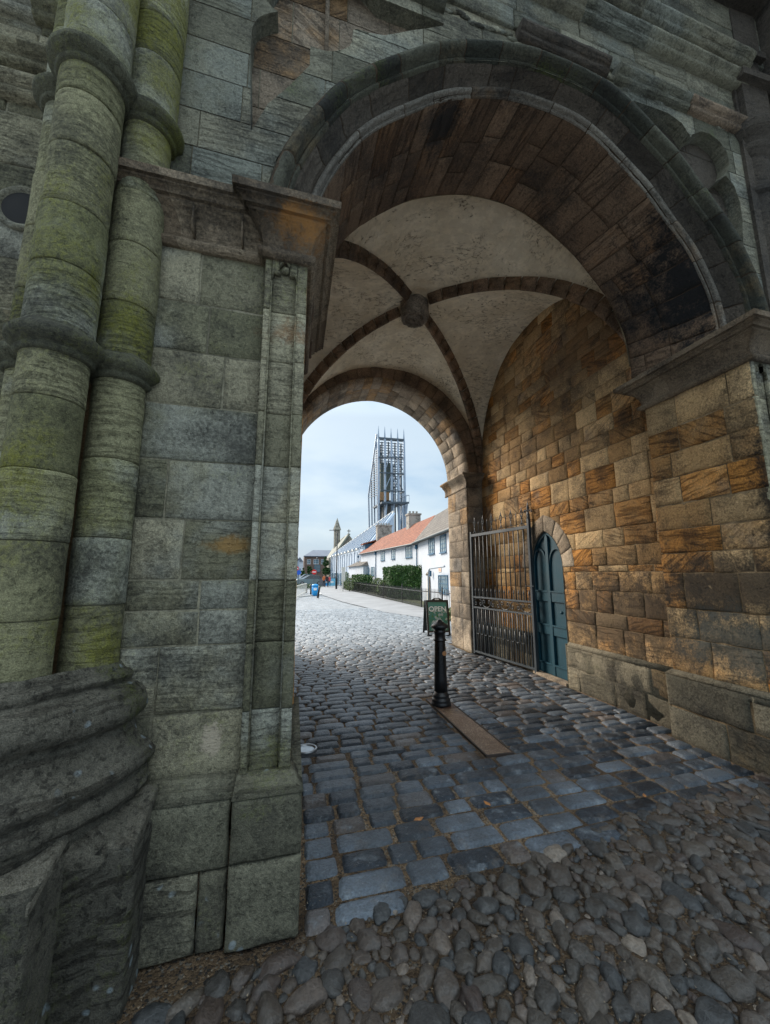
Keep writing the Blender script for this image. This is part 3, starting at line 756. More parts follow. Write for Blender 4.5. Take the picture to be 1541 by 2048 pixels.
# --- passage wall with the small doorway
DC, DS, DW, DA = 5.745, 1.72, .415, 2.31
def doorout(y, grow=0.):
    pass
def door_r(th, g=0.):      # radius of the pointed outline from (DC, DS) for direction th (0 = +y, pi/2 = up)
    # two arcs centred so that the head comes to a point
    h = DA - DS + g; w = DW + g; R = (w * w + h * h) / (2 * w)
    s = 1 if math.cos(th) >= 0 else -1; c = abs(math.cos(th)); sn = math.sin(th)
    k = w - R                                       # centre offset of the arc on this side
    # |(r c - k, r sn)| = R
    b = c * k; return b + math.sqrt(max(0, b * b + R * R - k * k))
RG = .27
def wdrop(u, v):
    g = .25
    du, dv = u - DC, v - DS
    if dv >= 0:
        r = math.hypot(du, dv); th = math.atan2(dv, du); R = door_r(th, g)
        if r < R: return DC + R * math.cos(th), DS + R * math.sin(th), 1
        return u, v, 0
    if abs(du) < DW: return DC + math.copysign(DW, du), v, 1
    return u, v, 0
rng = random.Random(52); mb = MB(); fw = lambda u, v, d: (3.98 - d, u, v)
zz = courses(.60, 6.1, .17, .33, rng)
def skipdoor(u0, u1, a, b): return b < DS + .05 and u0 < DC + DW and u1 > DC - DW
cl = [z for z in zz if z < DS - .05] + [DS]
ch = [DS] + [z for z in zz if z > DS + .1]
K = dict(res=.07, lump=.010, bev=.007, gap=.003, wob=.009)
ashlar(mb, fw, 3.49, DC - DW, cl, .26, .55, rng, **K); ashlar(mb, fw, DC + DW, 8.3, cl, .26, .55, rng, **K)
ashlar(mb, fw, 3.49, 8.3, ch, .24, .56, rng, drop=wdrop, **K)
sheet(mb, fw, 3.49, DC - DW, 0, DS, 6, 6, d=-.010); sheet(mb, fw, DC + DW, 8.4, 0, DS, 6, 6, d=-.010)
sheet(mb, fw, 3.49, 8.4, DS, 6.6, 110, 100, d=-.010, drop=wdrop)
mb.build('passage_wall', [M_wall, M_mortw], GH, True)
# pointed ring of voussoirs round the door
mb = MB(); edges = [0, .42, .80, 1.15, PI / 2, PI - 1.15, PI - .80, PI - .42, PI]
for a, b in zip(edges[:-1], edges[1:]):
    col_rng = rng
    def rf(u, v, d): 
        R = door_r(u, v); return (3.972 - d, DC + R * math.cos(u), DS + R * math.sin(u))
    col = None
    block(mb, rf, a, b, 0, RG, rng, res=.08, lump=.004, bev=.008, gap=.004, deep=.1, toneb=-.1, hueb=-.3)
mb.build('door_arch', [M_jamb, M_mortw], GH, True)
# left-hand passage wall (seen edge on) and the lower plinth of the right one
mb = MB(); fl = lambda u, v, d: (-.32 + d, u, v)
ashlar(mb, fl, 3.5, 7.9, courses(0, 6.1, .25, .34, rng), .4, .8, rng, res=.3); sheet(mb, fl, 3.4, 8, 0, 6.3, 4, 4)
mb.build('passage_wall', [M_wall, M_mortw], GH, True)
mb = MB(); f3 = lambda u, v, d: (3.925 - d, u, v)
ashlar(mb, f3, 3.545, 5.31, [-.02, .28, .575], .4, .7, rng, res=.06, lump=.014, bev=.016, wob=.010)
ashlar(mb, f3, 6.19, 7.86, [-.02, .28, .575], .4, .7, rng, res=.08, lump=.012, bev=.016)
for a, b in ((3.545, 5.31), (6.19, 7.86)):
    mb.prism([(a, .572), (b, .572), (b, .625), (a, .625)], lambda u, v, d: (3.922 + (.055 if v > .6 else 0) + d, u, v), 0, .08)
    mb.box(3.93, 3.97, a + .01, b - .005, 0, .574)
mb.box(3.928, 4.06, 5.312, 5.325, -.02, .60)
mb.build('plinth', [M_wplinth, M_mortw], GH, True)
# reveal + door
mb = MB(); pts = [(DC - DW, 0), (DC - DW, DS)] + [(DC + door_r(t) * math.cos(t), DS + door_r(t) * math.sin(t)) for t in [PI - PI * i / 24 for i in range(25)]][::-1][::-1] + [(DC + DW, DS), (DC + DW, 0)]
for (a, b) in zip(pts[:-1], pts[1:]): mb.poly([(3.972, a[0], a[1]), (3.972, b[0], b[1]), (4.12, b[0], b[1]), (4.12, a[0], a[1])])
mb.box(3.90, 4.15, DC - DW + .003, DC + DW - .003, -.03, .045)
mb.build('door_reveal', M_jamb, GH)
def paint(name, col, rough=.38, spec_=.5):
    N = NT(name); a = N.noise(N.vm('MULTIPLY', N.pos, (1., 9., 1.)), 5, 5); b = N.noise(N.pos, 2.2, 4)
    c = N.mix(N.step(b, .3, .7), tuple(q * .75 for q in col), tuple(q * 1.15 for q in col))
    c = N.mix(N.step(N.noise(N.pos, 40, 5, .7), .66, .74, 0, .4), c, tuple(q * .35 for q in col))
    return N.fin(c, N.step(b, .3, .7, rough, rough + .22), N.bump(a, .0025), spec=spec_)
M_teal = paint('teal_paint', (.005, .050, .075), .5, .3)
door = MB()
dp = [(DC - DW, .05), (DC + DW, .05)] + [(DC + door_r(t) * math.cos(t), DS + door_r(t) * math.sin(t)) for t in [PI * i / 24 for i in range(25)]]
door.prism(dp, lambda u, v, d: (4.035 - d, u, v), -.03, 0)
dr = door.build('door', M_teal, GH)
m2 = MB(); fd = lambda u, v, d: (4.034 - d, u, v)
w_ = .052
m2.prism([(DC - .035, .05), (DC + .035, .05), (DC + .035, 2.2), (DC, 2.27), (DC - .035, 2.2)], fd, 0, .032)       # central mullion
for s_ in (-1, 1):
    m2.prism([(DC + s_ * (DW - w_), .05), (DC + s_ * DW, .05), (DC + s_ * DW, DS), (DC + s_ * (DW - w_), DS)], fd, 0, .030)
    # pointed light heads
    c0 = DC + s_ * (DW + .03) / 2; hw = (DW - .03 - w_) / 2 + .002
    arc = [(c0 + hw * math.cos(t), DS + .02 + (.26 * math.sin(t) ** .8 if math.sin(t) > 0 else 0)) for t in [PI * i / 12 for i in range(13)]]
    for (a, b) in zip(arc[:-1], arc[1:]):
        m2.prism([a, b, (b[0], b[1] + .045), (a[0], a[1] + .045)], fd, 0, .022)
N2 = 14
for s_ in (-1, 1):
    for i in range(N2):
        t0 = PI / 2 * i / N2; t1 = PI / 2 * (i + 1) / N2
        q = [(DC + s_ * door_r(t, g) * math.cos(t), DS + door_r(t, g) * math.sin(t)) for t, g in ((t0, 0), (t1, 0), (t1, -w_), (t0, -w_))]
        m2.prism(q, fd, 0, .028)
m2.build('door_frame', M_teal, dr)
for (za, zb) in ((.05, .20), (.66, .80), (1.18, 1.33)):
    m3 = MB()
    for s_ in (-1, 1):
        u0, u1 = sorted((DC + s_ * .036, DC + s_ * (DW - w_ - .001)))
        m3.prism([(u0, za), (u1, za), (u1, zb), (u0, zb)], fd, 0, .022)
        m3.prism([(u0, zb - .004), (u1, zb - .004), (u1, zb + .018), (u0, zb + .018)], fd, 0, .034)
    m3.build('door_rail', M_teal, dr)
m4 = MB(); m4.lathe([(.006, 0), (.02, .004), (.026, .02), (.02, .036), (.004, .042)], seg=12, M=Matrix.Translation((4.002, DC - DW + .10, 1.03)) @ Matrix.Rotation(-PI / 2, 4, 'Y'))
M_iron = None
m4.build('door_knob', M_teal, dr, True)

# --- vault
VC = (1.848, 5.86, 3.72, 6.16); HL, HR, HF, HB = 2.17, 2.13, 2.37, 2.03
def vz(x, y, both=False):
    dx = (x - VC[0]) / (HR if x > VC[0] else HL); dy = (y - VC[1]) / (HB if y > VC[1] else HF)
    a, b = min(1, abs(dx)), min(1, abs(dy)); m, M_ = min(a, b), max(a, b)
    return VC[2] + (VC[3] - VC[2]) * math.sqrt(max(0, 1 - m * m)) - .10 * M_ * M_ * (1 - m)
mb = MB(); n = 90; ids = []
for j in range(n + 1):
    for i in range(n + 1):
        s_, t = -math.cos(PI * i / n), -math.cos(PI * j / n)
        x = VC[0] + s_ * (HR if s_ > 0 else HL); y = VC[1] + t * (HB if t > 0 else HF)
        z = vz(x, y); z += .012 * nz(x * 3, y * 3, z * 3) + .005 * nz(x * 9, y * 9, z * 9)
        ids.append(mb.vert((x, y, z)))
for j in range(n):
    for i in range(n):
        q = (j * (n + 1) + i, j * (n + 1) + i + 1, (j + 1) * (n + 1) + i + 1, (j + 1) * (n + 1) + i); mb.face([ids[k] for k in q])
mb.build('vault', M_plaster, GH, True)
rng = random.Random(61)
for sx, sy in ((1, -1), (1, 1), (-1, -1), (-1, 1)):
    mb = MB(); hx = (HR if sx > 0 else HL) * sx; hy = (HB if sy > 0 else HF) * sy
    side = Vector((hy, -hx, 0)).normalized()
    def rp(s_):
        return Vector((VC[0] + hx * s_, VC[1] + hy * s_, VC[2] + (VC[3] - VC[2]) * math.sqrt(max(0, 1 - s_ * s_))))
    al = [math.asin(min(1, .08 + .9195 * i / 15)) for i in range(16)]
    prof = [(-.10, .08), (-.10, -.02), (-.085, -.035), (-.06, -.045), (-.05, -.075), (-.035, -.105), (0, -.122), (.035, -.105), (.05, -.075), (.06, -.045), (.085, -.035), (.10, -.02), (.10, .08)]
    A = [math.asin(.09) + (PI / 2 - .03 - math.asin(.09)) * i / 17 for i in range(18)]
    for k in range(17):
        col = (rng.random(), rng.random(), rng.random(), 1); g = .003; rows = []; o = rng.uniform(-.004, .004)
        for a, e in ((A[k] + g, .02), (A[k] + g, 0), (A[k] * .5 + A[k + 1] * .5, 0), (A[k + 1] - g, 0), (A[k + 1] - g, .02)):
            p = rp(math.sin(a)); q = rp(math.sin(min(a + .01, PI / 2 - .001))); tg = (q - p).normalized(); nm = side.cross(tg).normalized()
            if nm.z < 0: nm = -nm
            if a > 1.35 and nm.z < .4:
                pass
            rows.append([mb.vert(p + side * u * .92 + nm * (v + e + o)) for u, v in prof])
        for r_ in range(4):
            for c_ in range(len(prof) - 1):
                mb.face((rows[r_][c_], rows[r_ + 1][c_], rows[r_ + 1][c_ + 1], rows[r_][c_ + 1]), col)
    mb.build('vault_rib', [M_rib], GH, True)
# carved boss
mb = MB(); bx, by, bz = VC[0], VC[1], VC[3] - .06
rows = []
bp = [(0.02, -.245), (.07, -.24), (.115, -.232), (.135, -.215), (.14, -.20), (.155, -.235), (.185, -.25), (.215, -.235), (.235, -.19), (.24, -.14), (.235, -.05), (.24, .05), (.22, .2)]
for (r, z) in bp:
    row = []
    for i in range(64):
        a = 2 * PI * i / 64; oc = 1 + .03 * math.cos(8 * a); e = .012 * nz(math.cos(a) * r * 22, math.sin(a) * r * 22, z * 14) + .008 * nz(math.cos(a) * r * 50, math.sin(a) * r * 50, z * 40)
        row.append(mb.vert((bx + (r * oc + e * .6) * math.cos(a), by + (r * oc + e * .6) * math.sin(a), bz + z + e)))
    rows.append(row)
for j in range(len(rows) - 1):
    for i in range(64): mb.face((rows[j][i], rows[j][(i + 1) % 64], rows[j + 1][(i + 1) % 64], rows[j + 1][i]), (.6, .4, .5, 1))
mb.face(rows[0], (.6, .4, .5, 1))
for i in range(26):
    a = rng.random() * 6.28; r = .11 * math.sqrt(rng.random()); mb.blob((bx + r * math.cos(a), by + r * math.sin(a), bz - .235), .028, .017, .016, i, 1, .5, col=(.6, .4, .5, 1), rz_=a)
for i in range(12):
    a = i / 12 * 6.28 + .2; mb.blob((bx + .19 * math.cos(a), by + .19 * math.sin(a), bz - .24), .04, .026, .02, i, 1, .5, col=(.6, .4, .5, 1), rz_=a + .6)
M_boss = stone('boss_stone', (.62, .52, .41), (.72, .62, .50), (.36, .25, .16), hue=.9, stria=.2, dark=.1, grain=1.6)
mb.build('vault_boss', M_boss, GH, True)

# --- far arch
FCX, FCZ, FW, FH = 1.715, 3.80, 1.895, 1.97
def farr(th, g=0.):
    w = FW + g; h = FH + g; R = (w * w + h * h) / (2 * w); c = abs(math.cos(th)); k = w - R; b = c * k
    return b + math.sqrt(max(0, b * b + R * R - k * k))
mb = MB(); rng = random.Random(70)
def fs(u, v, d):     # intrados: u = angle * 1.9, v = depth
    th = u / 1.9; R = farr(th, -d + .075 * max(0, (8.0 - v)) / .13 * (1 if v < 8.0 else 0)); return (FCX + R * math.cos(th), v, FCZ + R * math.sin(th))
th = 0
while th < PI - 1e-3:
    w = rng.uniform(.085, .15)
    if PI - th - w < .06: w = PI - th
    v = 7.90
    while v < 8.95:
        l = rng.uniform(.28, .6)
        if 8.95 - v - l < .2: l = 8.95 - v
        block(mb, fs, th * 1.9, (th + w) * 1.9, v, v + l, rng, res=.09, lump=.008, bev=.007, gap=.002, wob=.006); v += l
    th += w
sheet(mb, fs, 0, PI * 1.9, 7.9, 8.95, 60, 3, d=-.014)
mb.build('far_arch_soffit', [M_jamb, M_mortw], GH, True)
mb = MB()
def ff(u, v, d):
    R = farr(u / 1.9, v + .0); return (FCX + R * math.cos(u / 1.9), 7.87 - d + (.04 if v < .1 else 0), FCZ + R * math.sin(u / 1.9))
th = 0
while th < PI - 1e-3:
    w = rng.uniform(.10, .16)
    if PI - th - w < .06: w = PI - th
    block(mb, ff, th * 1.9, (th + w) * 1.9, .05, .42, rng, res=.12, lump=.006, bev=.01, gap=.003); th += w
sheet(mb, ff, 0, PI * 1.9, .05, 1.3, 60, 2, d=-.012)
mb.build('far_arch_ring', [M_rib, M_mortd], GH, True)
# outer face beyond (only its thickness shows) and roof slab so the passage is enclosed
mb = MB(); rows = []
for i in range(49):
    t = PI * i / 48; R = farr(t); rows.append((mb.vert((FCX + R * math.cos(t), 8.95, FCZ + R * math.sin(t))), mb.vert((FCX + 4.4 * math.cos(t), 8.95, FCZ + 5 * math.sin(t)))))
for i in range(48): mb.face((rows[i][0], rows[i + 1][0], rows[i + 1][1], rows[i][1]))
mb.box(3.625, 6.1, 8.93, 8.949, -.1, 3.8); mb.box(-2.7, -.2, 8.93, 8.949, -.1, 3.8)
mb.box(-2.7, 6.1, 2.75, 8.94, 7.0, 8.6)
mb.box(4.16, 6.1, 2.9, 8.92, -.1, 7.0); mb.box(-2.7, -.35, 2.9, 8.92, -.1, 7.0)
mb.build('core_wall', M_mortw, GH)
# right jamb with moulded cap
mb = MB(); CJ = [.02, .66, .98, 1.34, 1.66, 1.98, 2.34, 2.70, 3.06, 3.50]
fj = lambda u, v, d: (3.61 - d, u, v); fj2 = lambda u, v, d: (u, 7.87 - d, v)
ashlar(mb, fj, 7.87, 8.95, CJ, .45, .8, rng, res=.07, lump=.006, bev=.005, gap=.0015, wob=.004); sheet(mb, fj, 7.87, 8.95, 0, 3.6, 3, 8, d=-.012)
ashlar(mb, fj2, 3.61, 4.0, CJ, .3, .5, rng, res=.07, lump=.008); sheet(mb, fj2, 3.61, 4.0, 0, 3.8, 3, 8, d=-.012)
mb.build('jamb', [M_jamb, M_mortw], GH, True)
mb = MB(); fj = lambda u, v, d: (-.18 + d, u, v)
ashlar(mb, fj, 7.87, 8.95, CJ, .3, .6, rng, res=.2); sheet(mb, fj, 7.87, 8.95, 0, 3.9, 3, 8); sheet(mb, fj2, -.4, -.18, 0, 3.9, 2, 2)
mb.build('jamb', [M_jamb, M_mortw], GH, True)
def S_off(f, *a): return f(*a)
_S = S
def S(x, y, z): return (x, y, z)
CAP = [(-.01, 3.48), (.012, 3.485), (.025, 3.50), (.012, 3.52), (.012, 3.60), (.03, 3.65), (.07, 3.69), (.085, 3.70), (.09, 3.73), (.14, 3.75), (.15, 3.78), (.13, 3.80), (-.01, 3.815)]
mb = MB(); sweep(mb, [(3.61, 9.10), (3.61, 7.87), (4.0, 7.87)][::-1][::-1], [(o, z) for o, z in CAP], .1); 
mb.build('jamb_cap', M_jamb, GH, True)
S = _S

# --- right-hand buttress with its capital (top right)
mb = MB(); bc = (4.50, 2.62)
def lz(prof, seg=32, nn=0, amp=0):
    rows = []
    for r, z in prof:
        rows.append([mb.vert((bc[0] + (r + amp * (math.cos(nn * 2 * PI * i / seg) if nn else 0)) * math.cos(2 * PI * i / seg), bc[1] + r * math.sin(2 * PI * i / seg), z)) for i in range(seg)])
    for j in range(len(rows) - 1):
        for i in range(seg): mb.face((rows[j][i], rows[j][(i + 1) % seg], rows[j + 1][(i + 1) % seg], rows[j + 1][i]), (.3, .6, .4, 1))
lz([(.16, 3.7), (.16, 5.35), (.19, 5.38), (.19, 5.42), (.165, 5.45), (.165, 5.78), (.18, 5.80), (.21, 5.86), (.215, 5.90), (.20, 5.93), (.215, 5.97), (.27, 6.05), (.28, 6.12), (.26, 6.16), (.2, 6.2)])
for z0, z1, w in ((6.18, 6.62, .17), (6.62, 6.70, .24), (6.70, 7.0, .15), (7.0, 7.08, .2), (7.08, 8.3, .17)):
    mb.box(bc[0] - w, bc[0] + w, bc[1] - w, bc[1] + w, z0, z1, 0, (.4, .5, .6, 1), )
mb.box(4.3, 6.5, 2.505, 2.8, 3.79, 8.28); mb.box(4.75, 6.5, 1.6, 2.50, 6.55, 8.25)
mb.build('corner_shaft', M_casement, GH, False)
# --- far-left wall beside the shafts
rng = random.Random(77); mb = MB(); fz = front(2.52)
ashlar(mb, fz, -3.2, -1.2, courses(0, 8.2, .26, .36, rng), .3, .6, rng, res=.15); sheet(mb, fz, -3.2, -1.2, 0, 8.2, 5, 10)
sweep(mb, [(-3.2, 2.52), (-1.2, 2.52)], [(o, 5.02 + z) for o, z in SP1], .1); sweep(mb, [(-3.2, 2.52), (-1.2, 2.52)], [(o * 1.3, 4.62 + z) for o, z in SP1], .1); sweep(mb, [(-3.2, 2.52), (-1.2, 2.52)], [(o * 1., 4.42 + z) for o, z in SP1], .1)
fo = mb.build('side_wall', [M_face, M_mort], GH, True)
mb = MB(); mb.lathe([(.10, -.01), (.11, .0), (.125, .006), (.14, 0), (.14, -.02)], cap=False, seg=28, M=Matrix.Translation((-1.61, 2.405, 3.70)) @ Matrix.Rotation(PI / 2, 4, 'X')); mb.lathe([(.105, .002), (.0, .002)], cap=False, seg=28, mi=1, M=Matrix.Translation((-1.61, 2.415, 3.70)) @ Matrix.Rotation(PI / 2, 4, 'X'))
mb.build('round_vent', [M_face, simple('vent_shadow', (.01, .01, .01), .9)], GH, True)

# ------------------------------------------------------------------ ground
def big_ground():
    N = NT('plaza_ground'); x = N.xyz(N.pos)
    br = N.n('ShaderNodeTexBrick'); N.l(N.pos, br.inputs['Vector']); br.inputs['Scale'].default_value = 1.; br.inputs['Brick Width'].default_value = .24; br.inputs['Row Height'].default_value = .125
    br.inputs['Mortar Size'].default_value = .012; br.inputs['Color1'].default_value = (.21, .23, .25, 1); br.inputs['Color2'].default_value = (.33, .35, .37, 1); br.inputs['Mortar'].default_value = (.20, .19, .18, 1)
    k = N.step(N.noise(N.pos, 3, 6, .7), .3, .7, .75, 1.25)
    c = N.mix(1., br.outputs['Color'], N.cxyz(k, k, k), 'MULTIPLY')
    nb = N.bump(br.outputs['Fac'], -.02); nb = N.bump(N.noise(N.pos, 14, 5), .015, 1., nb)
    return N.fin(c, .5, nb, spec=.5)
mb = MB(); mb.poly([(-400, 19, -.012), (400, 19, -.012), (400, 900, -.012), (-400, 900, -.012)])
mb.poly([(-400, -120, -.022), (400, -120, -.022), (400, 19, -.022), (-400, 19, -.022)])
tag(mb.build('ground', [big_ground(), M_grit]), kind='structure')
# sandy bed between the stones, gently uneven
mb = MB(); nx, ny = 60, 70; ids = []
for j in range(ny + 1):
    for i in range(nx + 1):
        x = -1.2 + 7 * i / nx; y = .6 + 9 * j / ny; ids.append(mb.vert((x, y, -.004 + .008 * nz(x * 2, y * 2, 0) + .004 * nz(x * 8, y * 8, 2))))
for j in range(ny):
    for i in range(nx): mb.face([ids[q] for q in (j * (nx + 1) + i, j * (nx + 1) + i + 1, (j + 1) * (nx + 1) + i + 1, (j + 1) * (nx + 1) + i)])
tag(mb.build('sandy_bed', M_grit, None, True), kind='structure')
# granite setts laid in rows across the passage
rng = random.Random(90); mb = MB()
def inside_wall(x, y):
    if x < .10 and y < 2.02 + .055 * x: return True
    if 1.7 < y < 3.55: return x < .09 or (x > 3.74 and y > 2.28)
    if 3.55 <= y < 7.9: return x < -.3 or x > 3.92
    if 7.9 <= y < 8.98: return x < -.17 or x > 3.60
    return False
def in_plate(x, y): return 1.715 < x < 2.005 and 3.50 < y < 5.20
def sett(x0, x1, y0, y1, h, lod):
    col = (rng.random(), rng.random(), rng.random(), 1); g = rng.uniform(.005, .013); sd = rng.random() * 99
    x0 += g; x1 -= g; y0 += g * .8; y1 -= g * .8
    n = 6 if lod == 0 else (4 if lod == 1 else 3); m = 5 if lod == 0 else (4 if lod == 1 else 3); ids = []
    tl = (rng.uniform(-.05, .05), rng.uniform(-.05, .05)); b = rng.uniform(-.003, .003)
    for j in range(m + 1):
        for i in range(n + 1):
            u, v = i / n * 2 - 1, j / m * 2 - 1
            u2 = math.copysign(abs(u) ** .42, u); v2 = math.copysign(abs(v) ** .42, v)
            k = 1 - .06 * (u2 * v2) ** 2
            x = (x0 + x1) / 2 + u2 * k * (x1 - x0) / 2 + .006 * nz(u * 2, v * 2, sd); y = (y0 + y1) / 2 + v2 * k * (y1 - y0) / 2 + .006 * nz(u * 2, v * 2, sd + 5)
            e = max(abs(u), abs(v))
            z = h + b + u * tl[0] * .03 + v * tl[1] * .02 - ((.022 if lod == 0 else (.013 if lod == 1 else .008)) if e > .99 else (.003 if e > .6 else 0)) - .0015 * (u * u + v * v) + .004 * nz(u * 3, v * 3, sd + 2)
            ids.append(mb.vert((x, y + .055 * x, z)))
    w = n + 1
    for j in range(m):
        for i in range(n): mb.face([ids[q] for q in (j * w + i, j * w + i + 1, (j + 1) * w + i + 1, (j + 1) * w + i)], col)
y = 1.93
while y < 19.0:
    hh = rng.uniform(.13, .18) if y < 6 else rng.uniform(.12, .16)
    ym = y + hh / 2
    if y < 2.22: xa, xb = .10, 5.4
    elif y < 3.28: xa, xb = .105, 3.735
    elif y < 7.60: xa, xb = -.28, 3.905
    elif y < 8.90: xa, xb = -.15, 3.60
    else: xa, xb = -4.0 - (y - 9) * .1, 7.5
    x = xa
    while x < xb - .05:
        w = rng.uniform(.17, .39) * (rng.uniform(.4, 1) if x == xa else 1)
        if xb - x - w < .10: w = xb - x
        yw = ym + .055 * (x + w / 2)
        if 3.44 < yw < 5.26 and x < 1.72 < x + w: w = 1.715 - x
        if 3.44 < yw < 5.26 and 1.71 < x < 2.0: x = 2.005; continue
        xm = x + w / 2
        lim = 2.02 + .16 * min(xm, 2.4) + .10 * max(0, xm - 2.4) + .03 * math.sin(xm * 3.1)
        if ym > lim - .02 and w > .05:
            o = .010 * nz(xm * .8, y, 3); sett(x, x + w, y + o, y + hh + o, .016, 0 if y < 4 else (1 if y < 10.5 else 2))
        x += w
    y += hh
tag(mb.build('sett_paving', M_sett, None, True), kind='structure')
# river cobbles in front
rng = random.Random(91); mb = MB(); P = []
tries = 0
while tries < 70000 and len(P) < 3200:
    tries += 1
    x = rng.uniform(-.75, 5.6); yy = rng.uniform(.75, 2.9); lim = 2.02 + .16 * min(x, 2.4) + .10 * max(0, x - 2.4) + .03 * math.sin(x * 3.1)
    if yy - .055 * x > lim - .01 or (x < .10 and yy > 2.03 + .055 * x) or (x < -.54 and yy > 1.84): continue
    r = rng.choice((.066, .06, .055, .048, .042, .034)) * rng.uniform(.85, 1.15) * (1 if tries < 16000 else (.62 if tries < 36000 else .4))
    if any((x - q[0]) ** 2 + (yy - q[1]) ** 2 < ((r + q[2]) * .86) ** 2 for q in P): continue
    P.append((x, yy, r))
for (x, yy, r) in P:
    a = rng.gauss(1.15, .5) if rng.random() < .75 else rng.random() * 3.1; el = rng.uniform(1.05, 1.55)
    mb.blob((x, yy, rng.uniform(-.010, -.002)), r * el, r / el * 1.16, min(.034, r * rng.uniform(.5, .75)), rng.random() * 50, 3 if r > .03 else 2, .38, col=(rng.random(), rng.random(), rng.random(), 1), rz_=a)
tag(mb.build('river_cobbles', M_peb, None, True), kind='structure')
# loose grit
mb = MB()
for i in range(7000):
    x = rng.uniform(-.6, 4.6); yy = 1.0 + 4.2 * rng.random() ** 1.6
    if inside_wall(x, yy) and yy > 2.1 + .055 * x: continue
    if (x < .10 and yy > 2.03 + .055 * x) or in_plate(x, yy): continue
    r = rng.uniform(.0025, .0065); c = Vector((x, yy, .006 + .006 * rng.random())); q = [c + Vector((rng.gauss(0, 1), rng.gauss(0, 1), rng.gauss(0, .7))).normalized() * r for _ in range(4)]
    col = (rng.uniform(.4, 1), rng.random(), rng.random(), 1); k = [mb.vert(p) for p in q]
    for f in ((0, 1, 2), (0, 2, 3), (0, 3, 1), (1, 3, 2)): mb.face([k[i2] for i2 in f], col)
def gritmat():
    N = NT('loose_grit'); blk = N.n('ShaderNodeAttribute', attribute_name='blk'); sp = N.n('ShaderNodeSeparateColor'); N.l(blk.outputs['Color'], sp.inputs[0])
    return N.fin(N.mix(sp.outputs[0], (.05, .034, .022), (.25, .20, .14)), .9)
tag(mb.build('loose_gravel', gritmat(), None), kind='stuff', label='sandy grit and tiny stones scattered in the joints of the paving', cat='gravel')

# ------------------------------------------------------------------ street furniture in the passage
M_black = paint('black_paint', (.008, .0085, .010), .22)
M_gate = paint('gate_iron', (.042, .054, .064), .34)
M_steel = simple('worn_steel', (.30, .31, .32), .4, .2, 20, .001, .8)
# bollard
b = empty('bollard', (1.835, 4.94, .012), 0, 'black cast-iron bollard standing on the far end of the metal plate', 'bollard')
m = MB(); m.lathe([(.0, .0), (.135, .0), (.138, .02), (.130, .035), (.125, .045), (.131, .06), (.128, .075), (.112, .085), (.108, .10), (.116, .112), (.112, .125), (.096, .135), (.093, .16)], seg=32, M=Matrix.Diagonal((.88, .88, 1, 1))); m.build('base', M_black, b, True, local=True)
m = MB(); m.lathe([(.093, .155), (.090, .30), (.084, .55), (.077, .76), (.077, .765)], seg=32, M=Matrix.Diagonal((.88, .88, 1, 1))); m.build('shaft', M_black, b, True, local=True)
m = MB(); m.lathe([(.074, .76), (.092, .765), (.094, .78), (.080, .79), (.077, .80), (.077, .86), (.088, .868), (.088, .885), (.078, .893), (.078, .905)], seg=32, M=Matrix.Diagonal((.88, .88, 1, 1))); m.build('collar', M_black, b, True, local=True)
m = MB(); m.lathe([(.077, .90), (.095, .912), (.118, .925), (.125, .938), (.122, .950), (.10, .968), (.07, .985), (.045, 1.0), (.035, 1.012), (.02, 1.022), (.0, 1.026)], seg=32, M=Matrix.Diagonal((.88, .88, 1, 1))); m.build('cap', M_black, b, True, local=True)
m = MB(); m.lathe([(.0, 0), (.028, 0), (.028, .004), (0, .005)], seg=20, M=Matrix.Translation((0.03, -.070, .62)) @ Matrix.Rotation(PI / 2, 4, 'X')); m.build('reflector', simple('amber_plate', (.35, .16, .06), .3), b, local=True)
# drop-down bollard plate
def checker():
    N = NT('tread_plate'); v = N.vm('MULTIPLY', N.pos, (1., 1., 0.)); r1 = N.n('ShaderNodeVectorRotate', rotation_type='Z_AXIS'); N.l(v, r1.inputs['Vector']); r1.inputs['Angle'].default_value = PI / 4
    q = N.vor(r1.outputs[0], 55, 'F1', 'Distance'); a = N.noise(N.pos, 5, 5)
    c = N.mix(N.step(a, .35, .65), (.27, .185, .125), (.40, .30, .215)); c = N.mix(N.step(q, .25, .4, 0, .65), c, (.09, .05, .03))
    return N.fin(c, .55, N.bump(q, -.006), .3)
pl = empty('metal_plate', (1.86, 4.35, 0), 0, 'long rust-brown tread plate set in the setts in front of the bollard', 'plate')
m = MB(); sk = .055 * 1.86
m.box(1.738, 1.982, 3.54, 4.78, -.02, .0135); m.build('cover', checker(), pl)
m = MB(); m.box(1.738, 1.982, 4.79, 5.18, -.02, .0125); m.build('end_plate', simple('rusted_steel', (.10, .055, .035), .6, .4, 12, .002, .4), pl)
m = MB(); m.box(1.722, 1.734, 3.522, 5.20, -.02, .017); m.box(1.986, 1.998, 3.522, 5.20, -.02, .017); m.box(1.735, 1.985, 3.522, 3.536, -.02, .017); m.box(1.735, 1.985, 5.186, 5.20, -.02, .017); m.build('frame', simple('dark_edge', (.04, .028, .022), .6, .3), pl)
for y_ in (4.70, 4.70):
    pass
m = MB(); m.lathe([(0, .0136), (.014, .0142), (.014, .0138)], c=(1.78, 4.70), seg=12, cap=False); m.build('lock_hole', M_black, pl)
m = MB(); m.lathe([(0, .0136), (.014, .0142), (.014, .0138)], c=(1.94, 4.70), seg=12, cap=False); m.build('lock_hole', M_black, pl)
